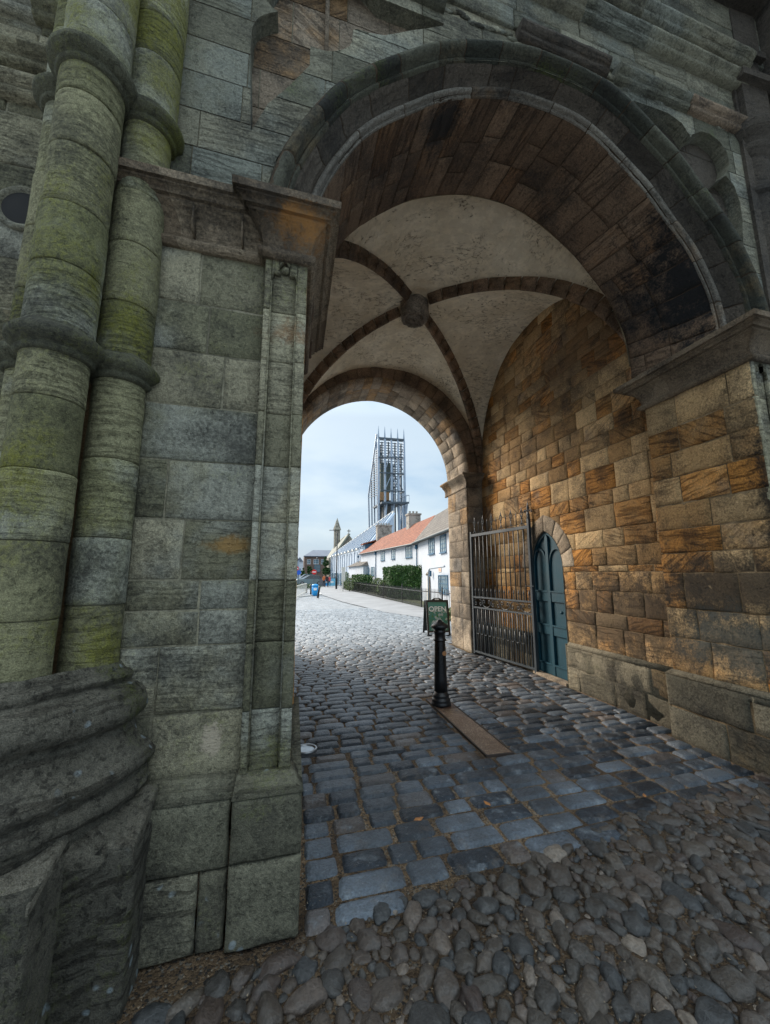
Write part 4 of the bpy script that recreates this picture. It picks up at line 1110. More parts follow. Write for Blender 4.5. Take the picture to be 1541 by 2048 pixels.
# recessed ground light
gl = empty('ground_light', (.165, 4.0, .01), 0, 'round recessed uplight with steel rim in the setts beside the left pier', 'ground light')
m = MB(); m.lathe([(.075, 0), (.10, .0), (.102, .018), (.095, .022), (.078, .018), (.075, .0)], seg=32, cap=False); m.build('rim', M_steel, gl, True, local=True)
m = MB(); m.lathe([(0, .012), (.076, .010)], seg=32, cap=False); m.build('lens', simple('frosted_lens', (.45, .52, .58), .15), gl, local=True)
# fallen leaves
M_leaf = simple('dry_leaf', (.34, .14, .04), .7, .3, 30)
for k, (px, py, sz, lb) in enumerate(((838, 1640, .035, 'orange-brown dry leaf lying on the setts left of the plate end'), (1290, 1592, .022, 'tiny orange leaf on the setts at far right'), (975, 1608, .03, 'dry brown leaf curled between setts right of centre'))):
    p = atG(px, py, .03); m = MB(); P_ = [(-1, 0, 0), (-.5, .5, .15), (.1, .6, .1), (1, .1, .35), (.3, -.5, .1), (-.4, -.45, .2)]
    m.poly([(p.x + x * sz * math.cos(k) - y_ * sz * math.sin(k), p.y + x * sz * math.sin(k) + y_ * sz * math.cos(k), p.z + z * sz) for x, y_, z in P_])
    tag(m.build('fallen_leaf', M_leaf), lb, 'leaf', 'fallen leaves on the paving')
# ---- open iron gate leaf (local x runs from the hinge to the free end)
G0, G1 = Vector((3.655, 7.80)), Vector((3.925, 6.08)); gd = G1 - G0; GLn = gd.length
gt = empty('iron_gate', (G0.x, G0.y, 0), math.atan2(gd.y, gd.x), 'open blue-grey wrought-iron gate leaf with spear finials, folded back against the passage wall', 'gate')
def gp(name, m, smooth=False, par=None): return m.build(name, M_gate, par or gt, smooth, local=True)
for z, h, w_ in ((2.42, .055, .045), (1.15, .03, .04), (.945, .03, .04), (.075, .035, .04)):
    m = MB(); m.box(.02, GLn - .02, -w_ / 2, w_ / 2, z - h / 2, z + h / 2); gp('rail', m)
m = MB(); m.box(-.022, .022, -.024, .024, .03, 2.50); gp('hinge_stile', m)
m = MB(); m.box(GLn - .024, GLn + .022, -.026, .026, .02, 2.56); stile = gp('meeting_stile', m)
m = MB(); m.lathe([(.026, 2.56), (.034, 2.575), (.02, 2.60), (.03, 2.63), (.018, 2.66), (.012, 2.70), (.026, 2.75), (.012, 2.80), (.001, 2.90)], c=(GLn, 0), seg=10)
for s_ in (-1, 1):
    for ax in (0, 1):
        P_ = []
        for i in range(22):
            t = i / 21; a = t * 4.6; r_ = .052 * (1 - .62 * t)
            u = .055 - r_ * math.cos(a); v = 2.66 + r_ * math.sin(a) + .03 * t
            P_.append((GLn + (s_ * u if ax == 0 else 0), (s_ * u if ax else 0), v))
        m.tube(P_, .0075, 5)
gp('stile_finial', m, True)
m = MB(); m.box(GLn - .10, GLn + .07, -.035, -.027, 1.405, 1.42); m.lathe([(.03, -.005), (.034, 0), (.03, .005)], seg=12, M=Matrix.Translation((GLn - .09, -.03, 1.41))); gp('latch', m)
nb_ = 12; xs = [.02 + (GLn - .04) * (i + 1) / (nb_ + 1) for i in range(nb_)]
for i, x in enumerate(xs):
    m = MB(); m.tube([(x, 0, .08), (x, 0, .94)], .0105, 8); m.tube([(x, 0, 1.165), (x, 0, 2.41)], .0105, 8); 
    m2_ = MB(); m2_.tube([(x, 0, .08), (x, 0, 2.41)], .0105, 8); gp('bar', m, True)
st_ = (xs[1] - xs[0])
for i in range(nb_ + 1):
    x = (xs[0] - st_ / 2) + st_ * i
    m = MB(); m.tube([(x, 0, .08), (x, 0, .94)], .0085, 6); m.tube([(x, 0, 1.16), (x, 0, 1.25), (x, 0, 1.26), (x, 0, 1.285), (x, 0, 1.345)], [.0085, .0085, .0085, .016, .001], 6); gp('dog_bar', m)
for i in range(nb_ - 1):       # hooped tops between the bars
    x0, x1 = xs[i] + .006 - st_ / 2, xs[i + 1] - .006 - st_ / 2
    P_ = [(x0, -.018, .62)] + [(x0 + (x1 - x0) * (1 - math.cos(PI * k / 10)) / 2, -.018, .50 - .07 * math.sin(PI * k / 10)) for k in range(11)] + [(x1, -.018, .62)]
    m = MB(); m.tube(P_, .0065, 5); gp('hoop', m, True)
# scroll panels
ns = 6; sw = (GLn - .05) / ns
for i in range(ns):
    cx = .025 + sw * (i + .5); m = MB(); fl_ = 1 if i % 2 == 0 else -1
    for s_ in (-1, 1):
        P_ = []
        for k in range(34):
            t = k / 33
            if t < .4: a = PI / 2 * (t / .4); u = s_ * (sw * .46) * math.sin(a); v = fl_ * .082 * math.cos(a)
            else:
                q = (t - .4) / .6; a = q * 5.2; r_ = .046 * (1 - .7 * q)
                u = s_ * (sw * .46 - .046 + r_ * math.cos(a)); v = -fl_ * (r_ * math.sin(a)) - fl_ * .018 * min(1, q * 3)
            P_.append((cx + u, 0, 1.048 + v))
        m.tube(P_, .0088, 5)
    gp('scroll', m, True)
# finials on the top rail
nf = 6
for i in range(nf):
    x = .13 + (GLn - .30) * i / (nf - 1)
    m = MB(); m.tube([(x, 0, 2.445), (x, 0, 2.60)], .0085, 6)
    m.lathe([(.008, 2.575), (.02, 2.585), (.008, 2.60)], c=(x, 0), seg=8)
    for s_ in (-1, 1):
        m.tube([(x, 0, 2.60), (x + s_ * .012, 0, 2.62), (x + s_ * .038, 0, 2.665), (x + s_ * .036, 0, 2.68), (x + s_ * .008, 0, 2.735), (x, 0, 2.80)], [.008, .008, .008, .008, .007, .002], 5)
        m.tube([(x + s_ * .015, 0, 2.69), (x, 0, 2.665), (x + s_ * .0, 0, 2.655)], .005, 4)
        m.tube([(x + s_ * .062, 0, 2.452), (x + s_ * .055, 0, 2.475), (x + s_ * .03, 0, 2.485), (x + s_ * .012, 0, 2.51), (x, 0, 2.54)], .006, 5)
    m.tube([(x, 0, 2.60), (x, 0, 2.65)], .006, 5); m.tube([(x, 0, 2.70), (x, 0, 2.82)], [.007, .001], 5)
    gp('finial', m, True)
    if i < nf:
        x += (GLn - .30) / (nf - 1) / 2; m = MB(); m.tube([(x, 0, 2.445), (x, 0, 2.63), (x, 0, 2.64), (x, 0, 2.72)], [.008, .008, .013, .001], 6); gp('spike', m, True)
# ---- A-frame sign
a1, a2 = Vector((3.50, 10.30)), Vector((4.10, 10.24)); 
sg = empty('a_frame_sign', (3.80, 10.27, .012), math.atan2((a2 - a1).y, (a2 - a1).x), 'black A-frame board with a green OPEN poster standing beyond the right jamb', 'sandwich board')
LN = rad(11)
def sp_(x, h, d=0): return (x, h * math.sin(LN) - d * math.cos(LN), h * math.cos(LN) + d * math.sin(LN) * 0)     # h along the leaning board, d toward the viewer
m = MB()
for (x0, x1, h0, h1) in ((-.31, -.262, .0, .93), (.262, .31, .0, .93), (-.262, .262, .88, .93), (-.262, .262, .085, .13)):
    m.prism([(x0, h0), (x1, h0), (x1, h1), (x0, h1)], lambda u, v, d: sp_(u, v, d), -.018, .022)
m.prism([(-.16, .93), (.16, .93), (.10, .965), (.07, .985), (-.07, .985), (-.10, .965)], lambda u, v, d: sp_(u, v, d), -.016, .018)
m.build('frame', M_black, sg, local=True)
m = MB(); m.prism([(-.262, .13), (.262, .13), (.262, .88), (-.262, .88)], lambda u, v, d: sp_(u, v, d), -.006, .006)
def postermat():
    N = NT('poster_print'); tcx = N.n('ShaderNodeTexCoord').outputs['Object']; x = N.xyz(tcx)
    a = N.noise(tcx, 9, 5, .6); b_ = N.noise(tcx, 24, 4, .6)
    c = N.mix(N.step(x[2], .30, .9), (.03, .16, .13), (.07, .26, .23))
    mid = N.mth('MULTIPLY', N.step(x[2], .22, .34), N.step(x[2], .74, .60))
    c = N.mix(N.mth('MULTIPLY', mid, N.step(a, .5, .56)), c, (.32, .38, .38))
    c = N.mix(N.mth('MULTIPLY', mid, N.step(b_, .55, .60)), c, (.05, .16, .05))
    return N.fin(c, .2)
m.build('poster', postermat(), sg, local=True)
m = MB(); m.prism([(-.055, .935), (.055, .935), (.055, .965), (-.055, .965)], lambda u, v, d: sp_(u, v, d), .018, .0205); M_white = simple('white_print', (.78, .80, .80), .5, .05); m.build('badge', M_white, sg, local=True)
def text_mesh(name, s, size, mat, parent, M, ext=.0015):
    cu = bpy.data.curves.new('t', 'FONT'); cu.body = s; cu.size = size; cu.extrude = ext; cu.align_x = 'CENTER'; cu.offset = size * .012
    t = bpy.data.objects.new('t', cu); COL.objects.link(t); dg = bpy.context.evaluated_depsgraph_get(); me = bpy.data.meshes.new_from_object(t.evaluated_get(dg)); bpy.data.objects.remove(t)
    me.materials.clear(); me.materials.append(mat); me.transform(M); o = bpy.data.objects.new(name, me); COL.objects.link(o); o.parent = parent; return o
text_mesh('lettering', 'OPEN', .185, M_white, sg, Matrix.Translation(sp_(0, .63, .0085)) @ Matrix.Rotation(PI / 2 - LN, 4, 'X'))
m = MB()
def stroke(P_, w_=.006):
    for p, q in zip(P_[:-1], P_[1:]):
        m.bar(sp_(*p, .008), sp_(*q, .008), w_, .002, up=Vector((0, -1, 0)))
stroke([(-.18, .19), (-.18, .30), (-.165, .35), (-.135, .39), (-.105, .35), (-.09, .30), (-.09, .19), (-.18, .19)]); stroke([(-.16, .20), (-.16, .29), (-.135, .345), (-.11, .29), (-.11, .20)]); stroke([(-.135, .2), (-.135, .27)])
m.build('arch_emblem', M_white, sg, local=True)
m = MB(); m.box(-.02, .02, -.002, .002, 0, .001)
m = MB()
for (za, zb) in ((.165, .172),): m.prism([(-.2, za), (.22, za), (.22, zb), (-.2, zb)], lambda u, v, d: sp_(u, v, d), .0065, .0085)
for i, z_ in enumerate((.30, .265)): m.prism([(-.06, z_), (.10 - i * .04, z_), (.10 - i * .04, z_ + .012), (-.06, z_ + .012)], lambda u, v, d: sp_(u, v, d), .0065, .0085)
m.build('small_print', M_white, sg, local=True)
m = MB()
def bp_(x, h, d=0): return (x, .60 - h * math.sin(rad(15)) + d, h * math.cos(rad(15)))
for (x0, x1, h0, h1) in ((-.31, -.262, 0, .93), (.262, .31, 0, .93), (-.262, .262, .06, .93)):
    m.prism([(x0, h0), (x1, h0), (x1, h1), (x0, h1)], lambda u, v, d: bp_(u, v - .0, d), -.012, .012)
m.build('rear_leg', M_black, sg, local=True)
m = MB(); m.box(-.33, -.20, -.05, .03, -.002, .02); m.build('foot', M_black, sg, local=True)
m = MB(); m.box(.20, .33, -.05, .03, -.002, .02); m.build('foot', M_black, sg, local=True)

# ------------------------------------------------------------------ the street beyond
M_render = simple('white_limewash', (.50, .535, .585), .85, .06, 1.5, .004, fine=6)
M_blue = simple('blue_joinery', (.025, .11, .20), .5, .2); M_glass = simple('window_glass', (.10, .16, .20), .08, .3, .7)
M_wg = simple('leaded_glass', (.24, .32, .36), .12, .4, 2)
def tiles(name, c1, c2, sx=3.2, sz=3.6):
    N = NT(name); uv = N.n('ShaderNodeUVMap', uv_map='UVMap').outputs[0]; a = N.noise(N.pos, 9, 5, .7); b_ = N.noise(N.pos, .8, 4)
    br = N.n('ShaderNodeTexBrick'); N.l(uv, br.inputs['Vector']); br.inputs['Scale'].default_value = 1; br.inputs['Brick Width'].default_value = .26; br.inputs['Row Height'].default_value = .24; br.inputs['Mortar Size'].default_value = .025
    br.inputs['Color1'].default_value = (*c1, 1); br.inputs['Color2'].default_value = (*c2, 1); br.inputs['Mortar'].default_value = tuple(q * .35 for q in c1) + (1,)
    c = N.mix(N.step(a, .55, .7, 0, .5), br.outputs['Color'], tuple(q * 1.35 for q in c2)); c = N.mix(N.step(b_, .5, .7, 0, .4), c, tuple(q * .5 for q in c1))
    return N.fin(c, .85, N.bump(br.outputs['Fac'], -.05))
M_pan = tiles('red_pantile', (.22, .062, .028), (.33, .11, .052)); M_dark = tiles('grey_tile', (.105, .090, .075), (.19, .165, .14))
M_chim = stone('chimney_stone', (.36, .33, .29), (.48, .45, .40), (.42, .35, .26), hue=.9, stria=.3, dark=.4); M_gut = simple('dark_gutter', (.03, .05, .06), .5, .2)
class Wall:
    """an upright wall between two points on the ground; s runs along it, d outward (towards the street)"""
    def __init__(s, A, B): s.A = Vector(A); s.B = Vector(B); s.L = (s.B - s.A).length; s.t = (s.B - s.A) / s.L; s.n = Vector((s.t.y, -s.t.x)); s.n = -s.n if s.n.x > 0 else s.n
    def p(s, u, d, z): q = s.A + s.t * u + s.n * d; return (q.x, q.y, z)
    def at(s, px, py):
        r = ray(px, py); A3 = Vector((s.A.x, s.A.y, 0)); n3 = Vector((s.n.x, s.n.y, 0)); k = (A3 - EYE).dot(n3) / r.dot(n3); q = EYE + r * k
        return ((Vector((q.x, q.y)) - s.A).dot(s.t), q.z)
    def fn(s): return lambda u, v, d: s.p(u, d, v)
def window(parent, W, u, z, w, h, cols=2, rws=4, name='window', fm=None, gm=None):
    fm = fm or M_blue; fn = W.fn(); m = MB(); t = .045
    for (a, b_, c, d_) in ((u - w / 2, u - w / 2 + t, z, z + h), (u + w / 2 - t, u + w / 2, z, z + h), (u - w / 2 + t, u + w / 2 - t, z, z + t), (u - w / 2 + t, u + w / 2 - t, z + h - t, z + h)):
        m.prism([(a, c), (b_, c), (b_, d_), (a, d_)], fn, .002, .045)
    for i in range(1, cols): x = u - w / 2 + w * i / cols; m.prism([(x - .016, z + t), (x + .016, z + t), (x + .016, z + h - t), (x - .016, z + h - t)], fn, .002, .036)
    for j in range(1, rws): y_ = z + h * j / rws; m.prism([(u - w / 2 + t, y_ - .013), (u + w / 2 - t, y_ - .013), (u + w / 2 - t, y_ + .013), (u - w / 2 + t, y_ + .013)], fn, .002, .033)
    m.prism([(u - w / 2 - .04, z - .045), (u + w / 2 + .04, z - .045), (u + w / 2 + .04, z - .002), (u - w / 2 - .04, z - .002)], fn, .002, .09)
    f = m.build(name, fm, parent); g = MB(); g.prism([(u - w / 2 + .02, z + .02), (u + w / 2 - .02, z + .02), (u + w / 2 - .02, z + h - .02), (u - w / 2 + .02, z + h - .02)], fn, .001, .014); g.build('pane', gm or M_wg, f); return f
def winpx(parent, W, x0, x1, yt, yb, cols, rws, **k):
    ua = W.at(x0, (yt + yb) / 2)[0]; ub = W.at(x1, (yt + yb) / 2)[0]; xm = (x0 + x1) / 2; z = W.at(xm, yb)[1]; z2 = W.at(xm, yt)[1]
    return window(parent, W, (ua + ub) / 2, z, abs(ua - ub), z2 - z, cols, rws, **k)
def slab(parent, P, th, mat, name='roof', u_dir=None):
    P = [Vector(p) for p in P]; n = (P[1] - P[0]).cross(P[3] - P[0]).normalized(); n = -n if n.z < 0 else n; m = MB()
    A = [m.vert(p) for p in P]; B = [m.vert(p - n * th) for p in P]; ud = (P[1] - P[0]).normalized(); vd = n.cross(ud)
    uv = [((p - P[0]).dot(ud), (p - P[0]).dot(vd)) for p in P]; m.face(A, (.5, .5, .5, 1), uv); m.face(B[::-1], (.5, .5, .5, 1), uv)
    for i in range(4): m.face((A[i], A[(i + 1) % 4], B[(i + 1) % 4], B[i]))
    return m.build(name, mat, parent)
def vol(parent, W, u0, u1, z0, z1, dep, mat, name='wall', z0b=None, z1b=None):
    m = MB(); zb = z1 if z1b is None else z1b
    v = [m.vert(W.p(u, d, z)) for u, z in ((u0, z0), (u1, z0), (u1, zb), (u0, z1)) for d in (0, -dep)]
    for q in ((0, 2, 4, 6), (1, 7, 5, 3), (0, 1, 3, 2), (2, 3, 5, 4), (4, 5, 7, 6), (6, 7, 1, 0)): m.face([v[i] for i in q])
    return m.build(name, mat, parent)
def pipe(parent, W, u, z0, z1, mat=None):
    m = MB(); m.tube([W.p(u, .07, z0), W.p(u, .07, z1 - .3)], .045, 8); m.tube([W.p(u, .07, z1 - .3), W.p(u, .09, z1 - .25), W.p(u, .09, z1)], [.05, .11, .11], 8); return m.build('downpipe', mat or M_blue, parent, True)
def chimney(parent, c, w, d_, z0, z1, n=3):
    m = MB(); m.box(c[0] - w / 2, c[0] + w / 2, c[1] - d_ / 2, c[1] + d_ / 2, z0, z1); m.box(c[0] - w / 2 - .07, c[0] + w / 2 + .07, c[1] - d_ / 2 - .07, c[1] + d_ / 2 + .07, z1, z1 + .14)
    o = m.build('chimney', M_chim, parent)
    for i in range(n):
        k = MB(); k.lathe([(.10, z1 + .14), (.09, z1 + .35), (.11, z1 + .37), (.08, z1 + .38)], c=(c[0] + (i - (n - 1) / 2) * w / n * .9, c[1]), seg=8); k.build('chimney_pot', M_chim, o)
    return o
# near cottage, grey tiled
W1 = Wall((7.10, 16.0), (8.0, 25.5)); C1 = empty('white_cottage', (7.5, 20, 0), 0, 'taller white cottage with a dark grey tiled roof, nearest behind the right jamb', 'cottage')
uJ, zJ = W1.at(835, 1085); uN, zN = W1.at(893, 1063); sl = (zN - zJ) / (uN - uJ); e0 = zJ + sl * (0 - uJ)
vol(C1, W1, 0, W1.L, -.1, e0, 5.5, M_render, z1b=zJ)
rjp = EYE + ray(872, 1030) * (26.2 / ray(872, 1030).y); rnp = Vector((W1.p(0, -2.4, 0)[0], W1.p(0, -2.4, 0)[1], 0)); 
rz_ = rjp.z; rn = Vector((rjp.x - (W1.B.x - W1.A.x), rjp.y - (W1.B.y - W1.A.y), rz_ + (e0 - zJ)))
slab(C1, [W1.p(-.1, .28, e0 - .02), W1.p(W1.L + .05, .28, zJ - .02), rjp, rn], .16, M_dark)
slab(C1, [W1.p(-.1, -5.6, e0 - .1), W1.p(W1.L + .05, -5.6, zJ - .1), rjp + Vector((0, 0, -.01)), rn + Vector((0, 0, -.01))], .16, M_dark)
m = MB(); m.tube([W1.p(-.1, .32, e0 - .06), W1.p(W1.L, .32, zJ - .06)], .07, 8); m.build('gutter', M_gut, C1)
winpx(C1, W1, 858.7, 869.7, 1075, 1108, 3, 4); winpx(C1, W1, 881.8, 893.4, 1069.5, 1105, 3, 4); winpx(C1, W1, 878.5, 897.3, 1150, 1185.5, 5, 4)
m = MB(); u, z = W1.at(858, 1190); zt_ = W1.at(858, 1147)[1]
m.prism([(u - .42, 0), (u + .42, 0), (u + .42, zt_ - .35), (u + .3, zt_ - .1), (u, zt_), (u - .3, zt_ - .1), (u - .42, zt_ - .35)], W1.fn(), .002, .03); m.build('door', simple('pale_door', (.62, .60, .56), .7, .1), C1)
m = MB(); m.tube([W1.p(u - .45, .05, 0), W1.p(u - .45, .05, zt_ - .35), W1.p(u - .32, .05, zt_ - .08), W1.p(u, .05, zt_ + .04), W1.p(u + .3, .05, zt_ - .08)], .05, 6); m.build('door_surround', M_jamb, C1)
pipe(C1, W1, W1.L - .12, 0, zJ - .15)
m = MB(); u, z = W1.at(881, 1144); m.prism([(u - .28, z), (u + .28, z), (u + .28, z + .22), (u - .28, z + .22)], W1.fn(), .002, .03); m.build('name_board', simple('cream_board', (.75, .62, .50), .6, .05), C1)
m = MB(); m.prism([(u - .22, z + .05), (u + .22, z + .05), (u + .22, z + .08), (u - .22, z + .08)], W1.fn(), .03, .034); m.prism([(u - .18, z + .13), (u + .18, z + .13), (u + .18, z + .17), (u - .18, z + .17)], W1.fn(), .03, .034); m.build('board_stripes', simple('red_print', (.6, .04, .02), .6, .05), C1)
m = MB(); u, z = W1.at(866, 1153); m.box(-.06, .06, -.06, .06, 0, .32, 0, (.5, .5, .5, 1), Matrix.Translation(W1.p(u, .14, z))); m.box(-.02, .02, -.02, .12, .30, .33, 0, (.5, .5, .5, 1), Matrix.Translation(W1.p(u, .14, z))); m.build('wall_lamp', M_blue, C1)
u, z = W1.at(876, 1190); m = MB(); zt_ = W1.at(880, 1137)[1]; P_ = [W1.p(u, .5, 0), W1.p(u, .5, zt_ - .5)] + [W1.p(u - 1.0 * (1 - math.cos(a)) * .5, .5, zt_ - .5 + .5 * math.sin(a)) for a in [PI / 2 * i / 6 for i in range(7)]] + [W1.p(u - 3.2, .5, zt_ + .05)]
m.tube(P_, .045, 8); gh = m.build('plant_trellis', simple('grey_pipe', (.30, .34, .38), .5, .1)); tag(gh, 'grey arched metal hoop in front of the blue ground-floor window', 'trellis')
# orange-roofed cottage
W2 = Wall((8.02, 25.6), (7.55, 46.0)); C2 = empty('pantiled_cottage', (7.8, 35, 0), 0, 'long low white cottage with an orange pantile roof and two chimneys', 'cottage')
u2a, z2a = W2.at(834, 1086); u2b, z2b = W2.at(722, 1108)
vol(C2, W2, 0, u2b, -.1, z2a, 5.5, M_render, z1b=z2b)
Rn = EYE + ray(871, 1030) * (27.6 / ray(871, 1030).y); Rf = EYE + ray(748, 1082) * (48. / ray(748, 1082).y)
slab(C2, [W2.p(-.05, .25, z2a - .02), W2.p(u2b + .1, .25, z2b - .02), Rf, Rn], .12, M_pan)
slab(C2, [W2.p(-.05, -5.7, z2a - .02), W2.p(u2b + .1, -5.7, z2b - .02), Rf - Vector((0, 0, .01)), Rn - Vector((0, 0, .01))], .12, M_pan)
m = MB(); m.tube([W2.p(0, .28, z2a - .06), W2.p(u2b, .28, z2b - .06)], .06, 8); m.build('gutter', M_gut, C2)
for q in ((812.3, 825, 1092, 1115, 4, 4), (784, 791, 1099, 1118, 2, 4), (762.7, 770.4, 1103, 1121, 2, 4), (728.4, 734, 1136, 1149, 2, 2), (736.3, 739, 1135.5, 1149, 1, 2), (743, 749.4, 1134, 1151, 2, 2)): winpx(C2, W2, *q)
pipe(C2, W2, W2.at(753, 1130)[0], 0, z2b - .2); pipe(C2, W2, W2.at(718.5, 1130)[0], 1.4, z2b - .1)
q = EYE + ray(823, 1062) * (33. / ray(823, 1062).y); chimney(C2, (q.x + .2, q.y), 1.05, .9, q.z - 1.2, (EYE + ray(823, 1031) * (33. / ray(823, 1031).y)).z, 3)
q = EYE + ray(768, 1076) * (45. / ray(768, 1076).y); chimney(C2, (q.x, q.y), 1.7, .9, q.z - .8, (EYE + ray(768, 1053) * (45. / ray(768, 1053).y)).z, 5)
# dormer
q0 = EYE + ray(729, 1101) * (46.5 / ray(729, 1101).y); m = MB(); m.box(q0.x - .1, q0.x + 1.5, 45.4, 47.0, q0.z - .4, q0.z + .75); dm = m.build('dormer', M_blue, C2)
slab(dm, [(q0.x - .35, 45.2, q0.z + .75), (q0.x - .35, 47.2, q0.z + .75), (q0.x + 1.7, 47.2, q0.z + 1.35), (q0.x + 1.7, 45.2, q0.z + 1.35)], .14, M_pan, 'dormer_roof')
# lean-to outhouse
L1 = empty('white_outhouse', (6.7, 48, 0), 0, 'small white outhouse with a low hipped brown roof at the far end of the cottages', 'outhouse')
W3 = Wall((6.9, 46.8), (6.6, 54.)); ua, za = W3.at(727, 1131); ub, zb = W3.at(698, 1131); vol(L1, W3, ua, ub, -.1, za, 3, M_render)
m = MB(); z_ = za; A_ = [W3.p(ua - .2, .25, z_), W3.p(ub + .2, .25, z_), W3.p(ub + .2, -3.2, z_), W3.p(ua - .2, -3.2, z_)]; T_ = [W3.p(ua + 1.1, -1.4, z_ + .95), W3.p(ub - 2.2, -1.4, z_ + .95)]
for f in ((A_[0], A_[1], T_[1], T_[0]), (A_[1], A_[2], T_[1]), (A_[2], A_[3], T_[0], T_[1]), (A_[3], A_[0], T_[0]), A_[::-1]): m.poly(f)
m.build('roof', M_dark, L1)

# zinc-clad wedge building
M_zinc = simple('zinc_cladding', (.42, .50, .60), .42, .10, .6, metal=.2); M_zinc2 = simple('zinc_seam', (.22, .28, .35), .45, .1, metal=.2); M_band = simple('pale_coping', (.62, .60, .55), .7, .1)
ZB = empty('zinc_building', (8, 60, 0), 0, 'pale grey zinc-clad hall with a steep ribbed roof rising behind the cottages', 'building')
WZ = Wall((8.0, 50.0), (5.75, 74.0))
uz0, zz0 = WZ.at(722, 1098); uz1, zz1 = WZ.at(662, 1115)
vol(ZB, WZ, uz0 - 3, uz1, 1.9, zz0, 1.0, M_zinc, 'upper_wall', z1b=zz1)
def zp(px, py, Y): return EYE + ray(px, py) * (Y / ray(px, py).y)
r_hi, r_lo = zp(788, 1024, 53.), zp(668, 1108, 74.); e_hi = Vector(WZ.p(uz0 - 3, .05, zz0 + .15)); e_lo = Vector(WZ.p(uz1, .05, zz1))
slab(ZB, [e_hi, e_lo, r_lo, r_hi], .3, M_zinc)
for i in range(20):
    t = (i + .5) / 20; a = e_hi.lerp(e_lo, t); b_ = r_hi.lerp(r_lo, t); nrm = (e_lo - e_hi).cross(r_hi - e_hi).normalized(); nrm = nrm if nrm.z > 0 else -nrm
    m = MB(); m.bar(a + nrm * .10, b_ + nrm * .10, .16, .2, up=nrm); m.build('roof_rib', M_zinc2, ZB)
m = MB(); m.bar(r_hi, r_lo, .25, .35); m.build('ridge_flashing', M_band, ZB)
for i in range(15):
    u = uz0 - 2 + (uz1 - uz0 + 2) * (i + .5) / 15; m = MB(); m.prism([(u - .04, 2.0), (u + .04, 2.0), (u + .04, zz1 - .1), (u - .04, zz1 - .1)], WZ.fn(), .002, .06); m.build('wall_seam', M_zinc2, ZB)
for i in range(9):
    u = uz0 + (uz1 - uz0) * (i + .5) / 9; zt = zz0 + (zz1 - zz0) * (i + .5) / 9; m = MB(); m.tube([WZ.p(u - .4, .25, zt - .06), WZ.p(u, .3, zt + .10), WZ.p(u + .4, .25, zt - .06)], .12, 5); m.build('eaves_coping', M_band, ZB)
vol(ZB, WZ, uz0 - 3, uz1, 0, 1.9, .4, M_glass, 'ground_floor_glazing')
for i in range(9):
    u = uz0 + (uz1 - uz0) * i / 8.5; m = MB(); m.prism([(u - .14, 0), (u + .14, 0), (u + .14, 1.9), (u - .14, 1.9)], WZ.fn(), .002, .12); m.build('pillar', M_zinc, ZB)
m = MB(); vq = [e_hi + Vector((.1, 0, 0)), r_hi, Vector((r_hi.x + .3, r_hi.y + 1, 0)), Vector((e_hi.x + .1, e_hi.y, 0))]
A_ = [m.vert(p) for p in vq]; B_ = [m.vert(Vector(p) + Vector((.2, 1.2, 0))) for p in vq]; m.face(A_); m.face(B_[::-1])
for i in range(4): m.face((A_[i], A_[(i + 1) % 4], B_[(i + 1) % 4], B_[i]))
m.build('gable_wall', M_zinc, ZB)

# steel viewing tower
M_galv = simple('galvanised_steel', (.30, .36, .44), .45, .12, 1., metal=.35); M_galvd = simple('dark_steel', (.07, .09, .11), .5, .2, metal=.3)
TW = empty('steel_tower', (14, 62, 0), 0, 'tall open steel viewing tower with spiked columns, louvres and a cantilevered platform', 'tower')
YT = 60.
def tp(px, py, Y=YT): return EYE + ray(px, py) * (Y / ray(px, py).y)
fronts = [(757.5, 852), (770, 853), (782.5, 856), (795.5, 857), (808, 858)]; feet = [(758, 1075), (771, 1075), (785, 1075), (799, 1075), (811.5, 1075)]
def column(a, b_, w_, spike=True):
    m = MB(); a = Vector(a); b_ = Vector(b_)
    if spike:
        s0 = b_.lerp(a, .12); m.bar(a, s0, w_, w_); m.tube([s0, b_], [w_ * .55, .02], 4)
    else: m.bar(a, b_, w_, w_)
    return m.build('column', M_galv, TW)
for (t_, f_) in zip(fronts, feet): column(tp(*f_), tp(*t_), .30)
backs = [(737.5, 990, 740, 1090, 66.5), (743, 960, 745, 1085, 65.), (748.5, 925, 750, 1080, 63.5), (754, 885, 756, 1075, 61.8)]
for (tx, ty, fx, fy, Y) in backs: column(tp(fx, fy, Y), tp(tx, ty, Y), .24, False)
for (tx, ty, fx, fy, Y) in ((800, 920, 803, 1075, 66.), (806, 985, 808, 1075, 65.)): column(tp(fx, fy, Y), tp(tx, ty, Y), .26, False)
m = MB(); m.bar(tp(737.5, 990, 66.5), tp(754, 868, 61.0), .22, .22); m.build('raking_beam', M_galv, TW)
for k in range(22):      # louvre slats on the front
    y_ = 880 + k * 5.2; xr = 806 if k < 9 else 806 - (k - 9) * 1.1; xl = 757 + (k * .0)
    if k >= 12: xl = 784; 
    m = MB(); m.bar(tp(xl, y_ - .6, YT + .35), tp(xr, y_ + (xr - xl) * .06, YT + .35), .10, .11); m.build('louvre', M_galvd, TW)
    if k < 20:
        yb = 898 + k * 4.8; t = k / 22; xa = 756; fb_ = max(0, min(1, (yb - 868) / 122)); xb = 754 - 15.5 * fb_
        m = MB(); m.bar(tp(758, yb, 60.6), tp(xb, yb + 6, 61 + 5.3 * fb_), .09, .10); m.build('louvre', M_galvd, TW)
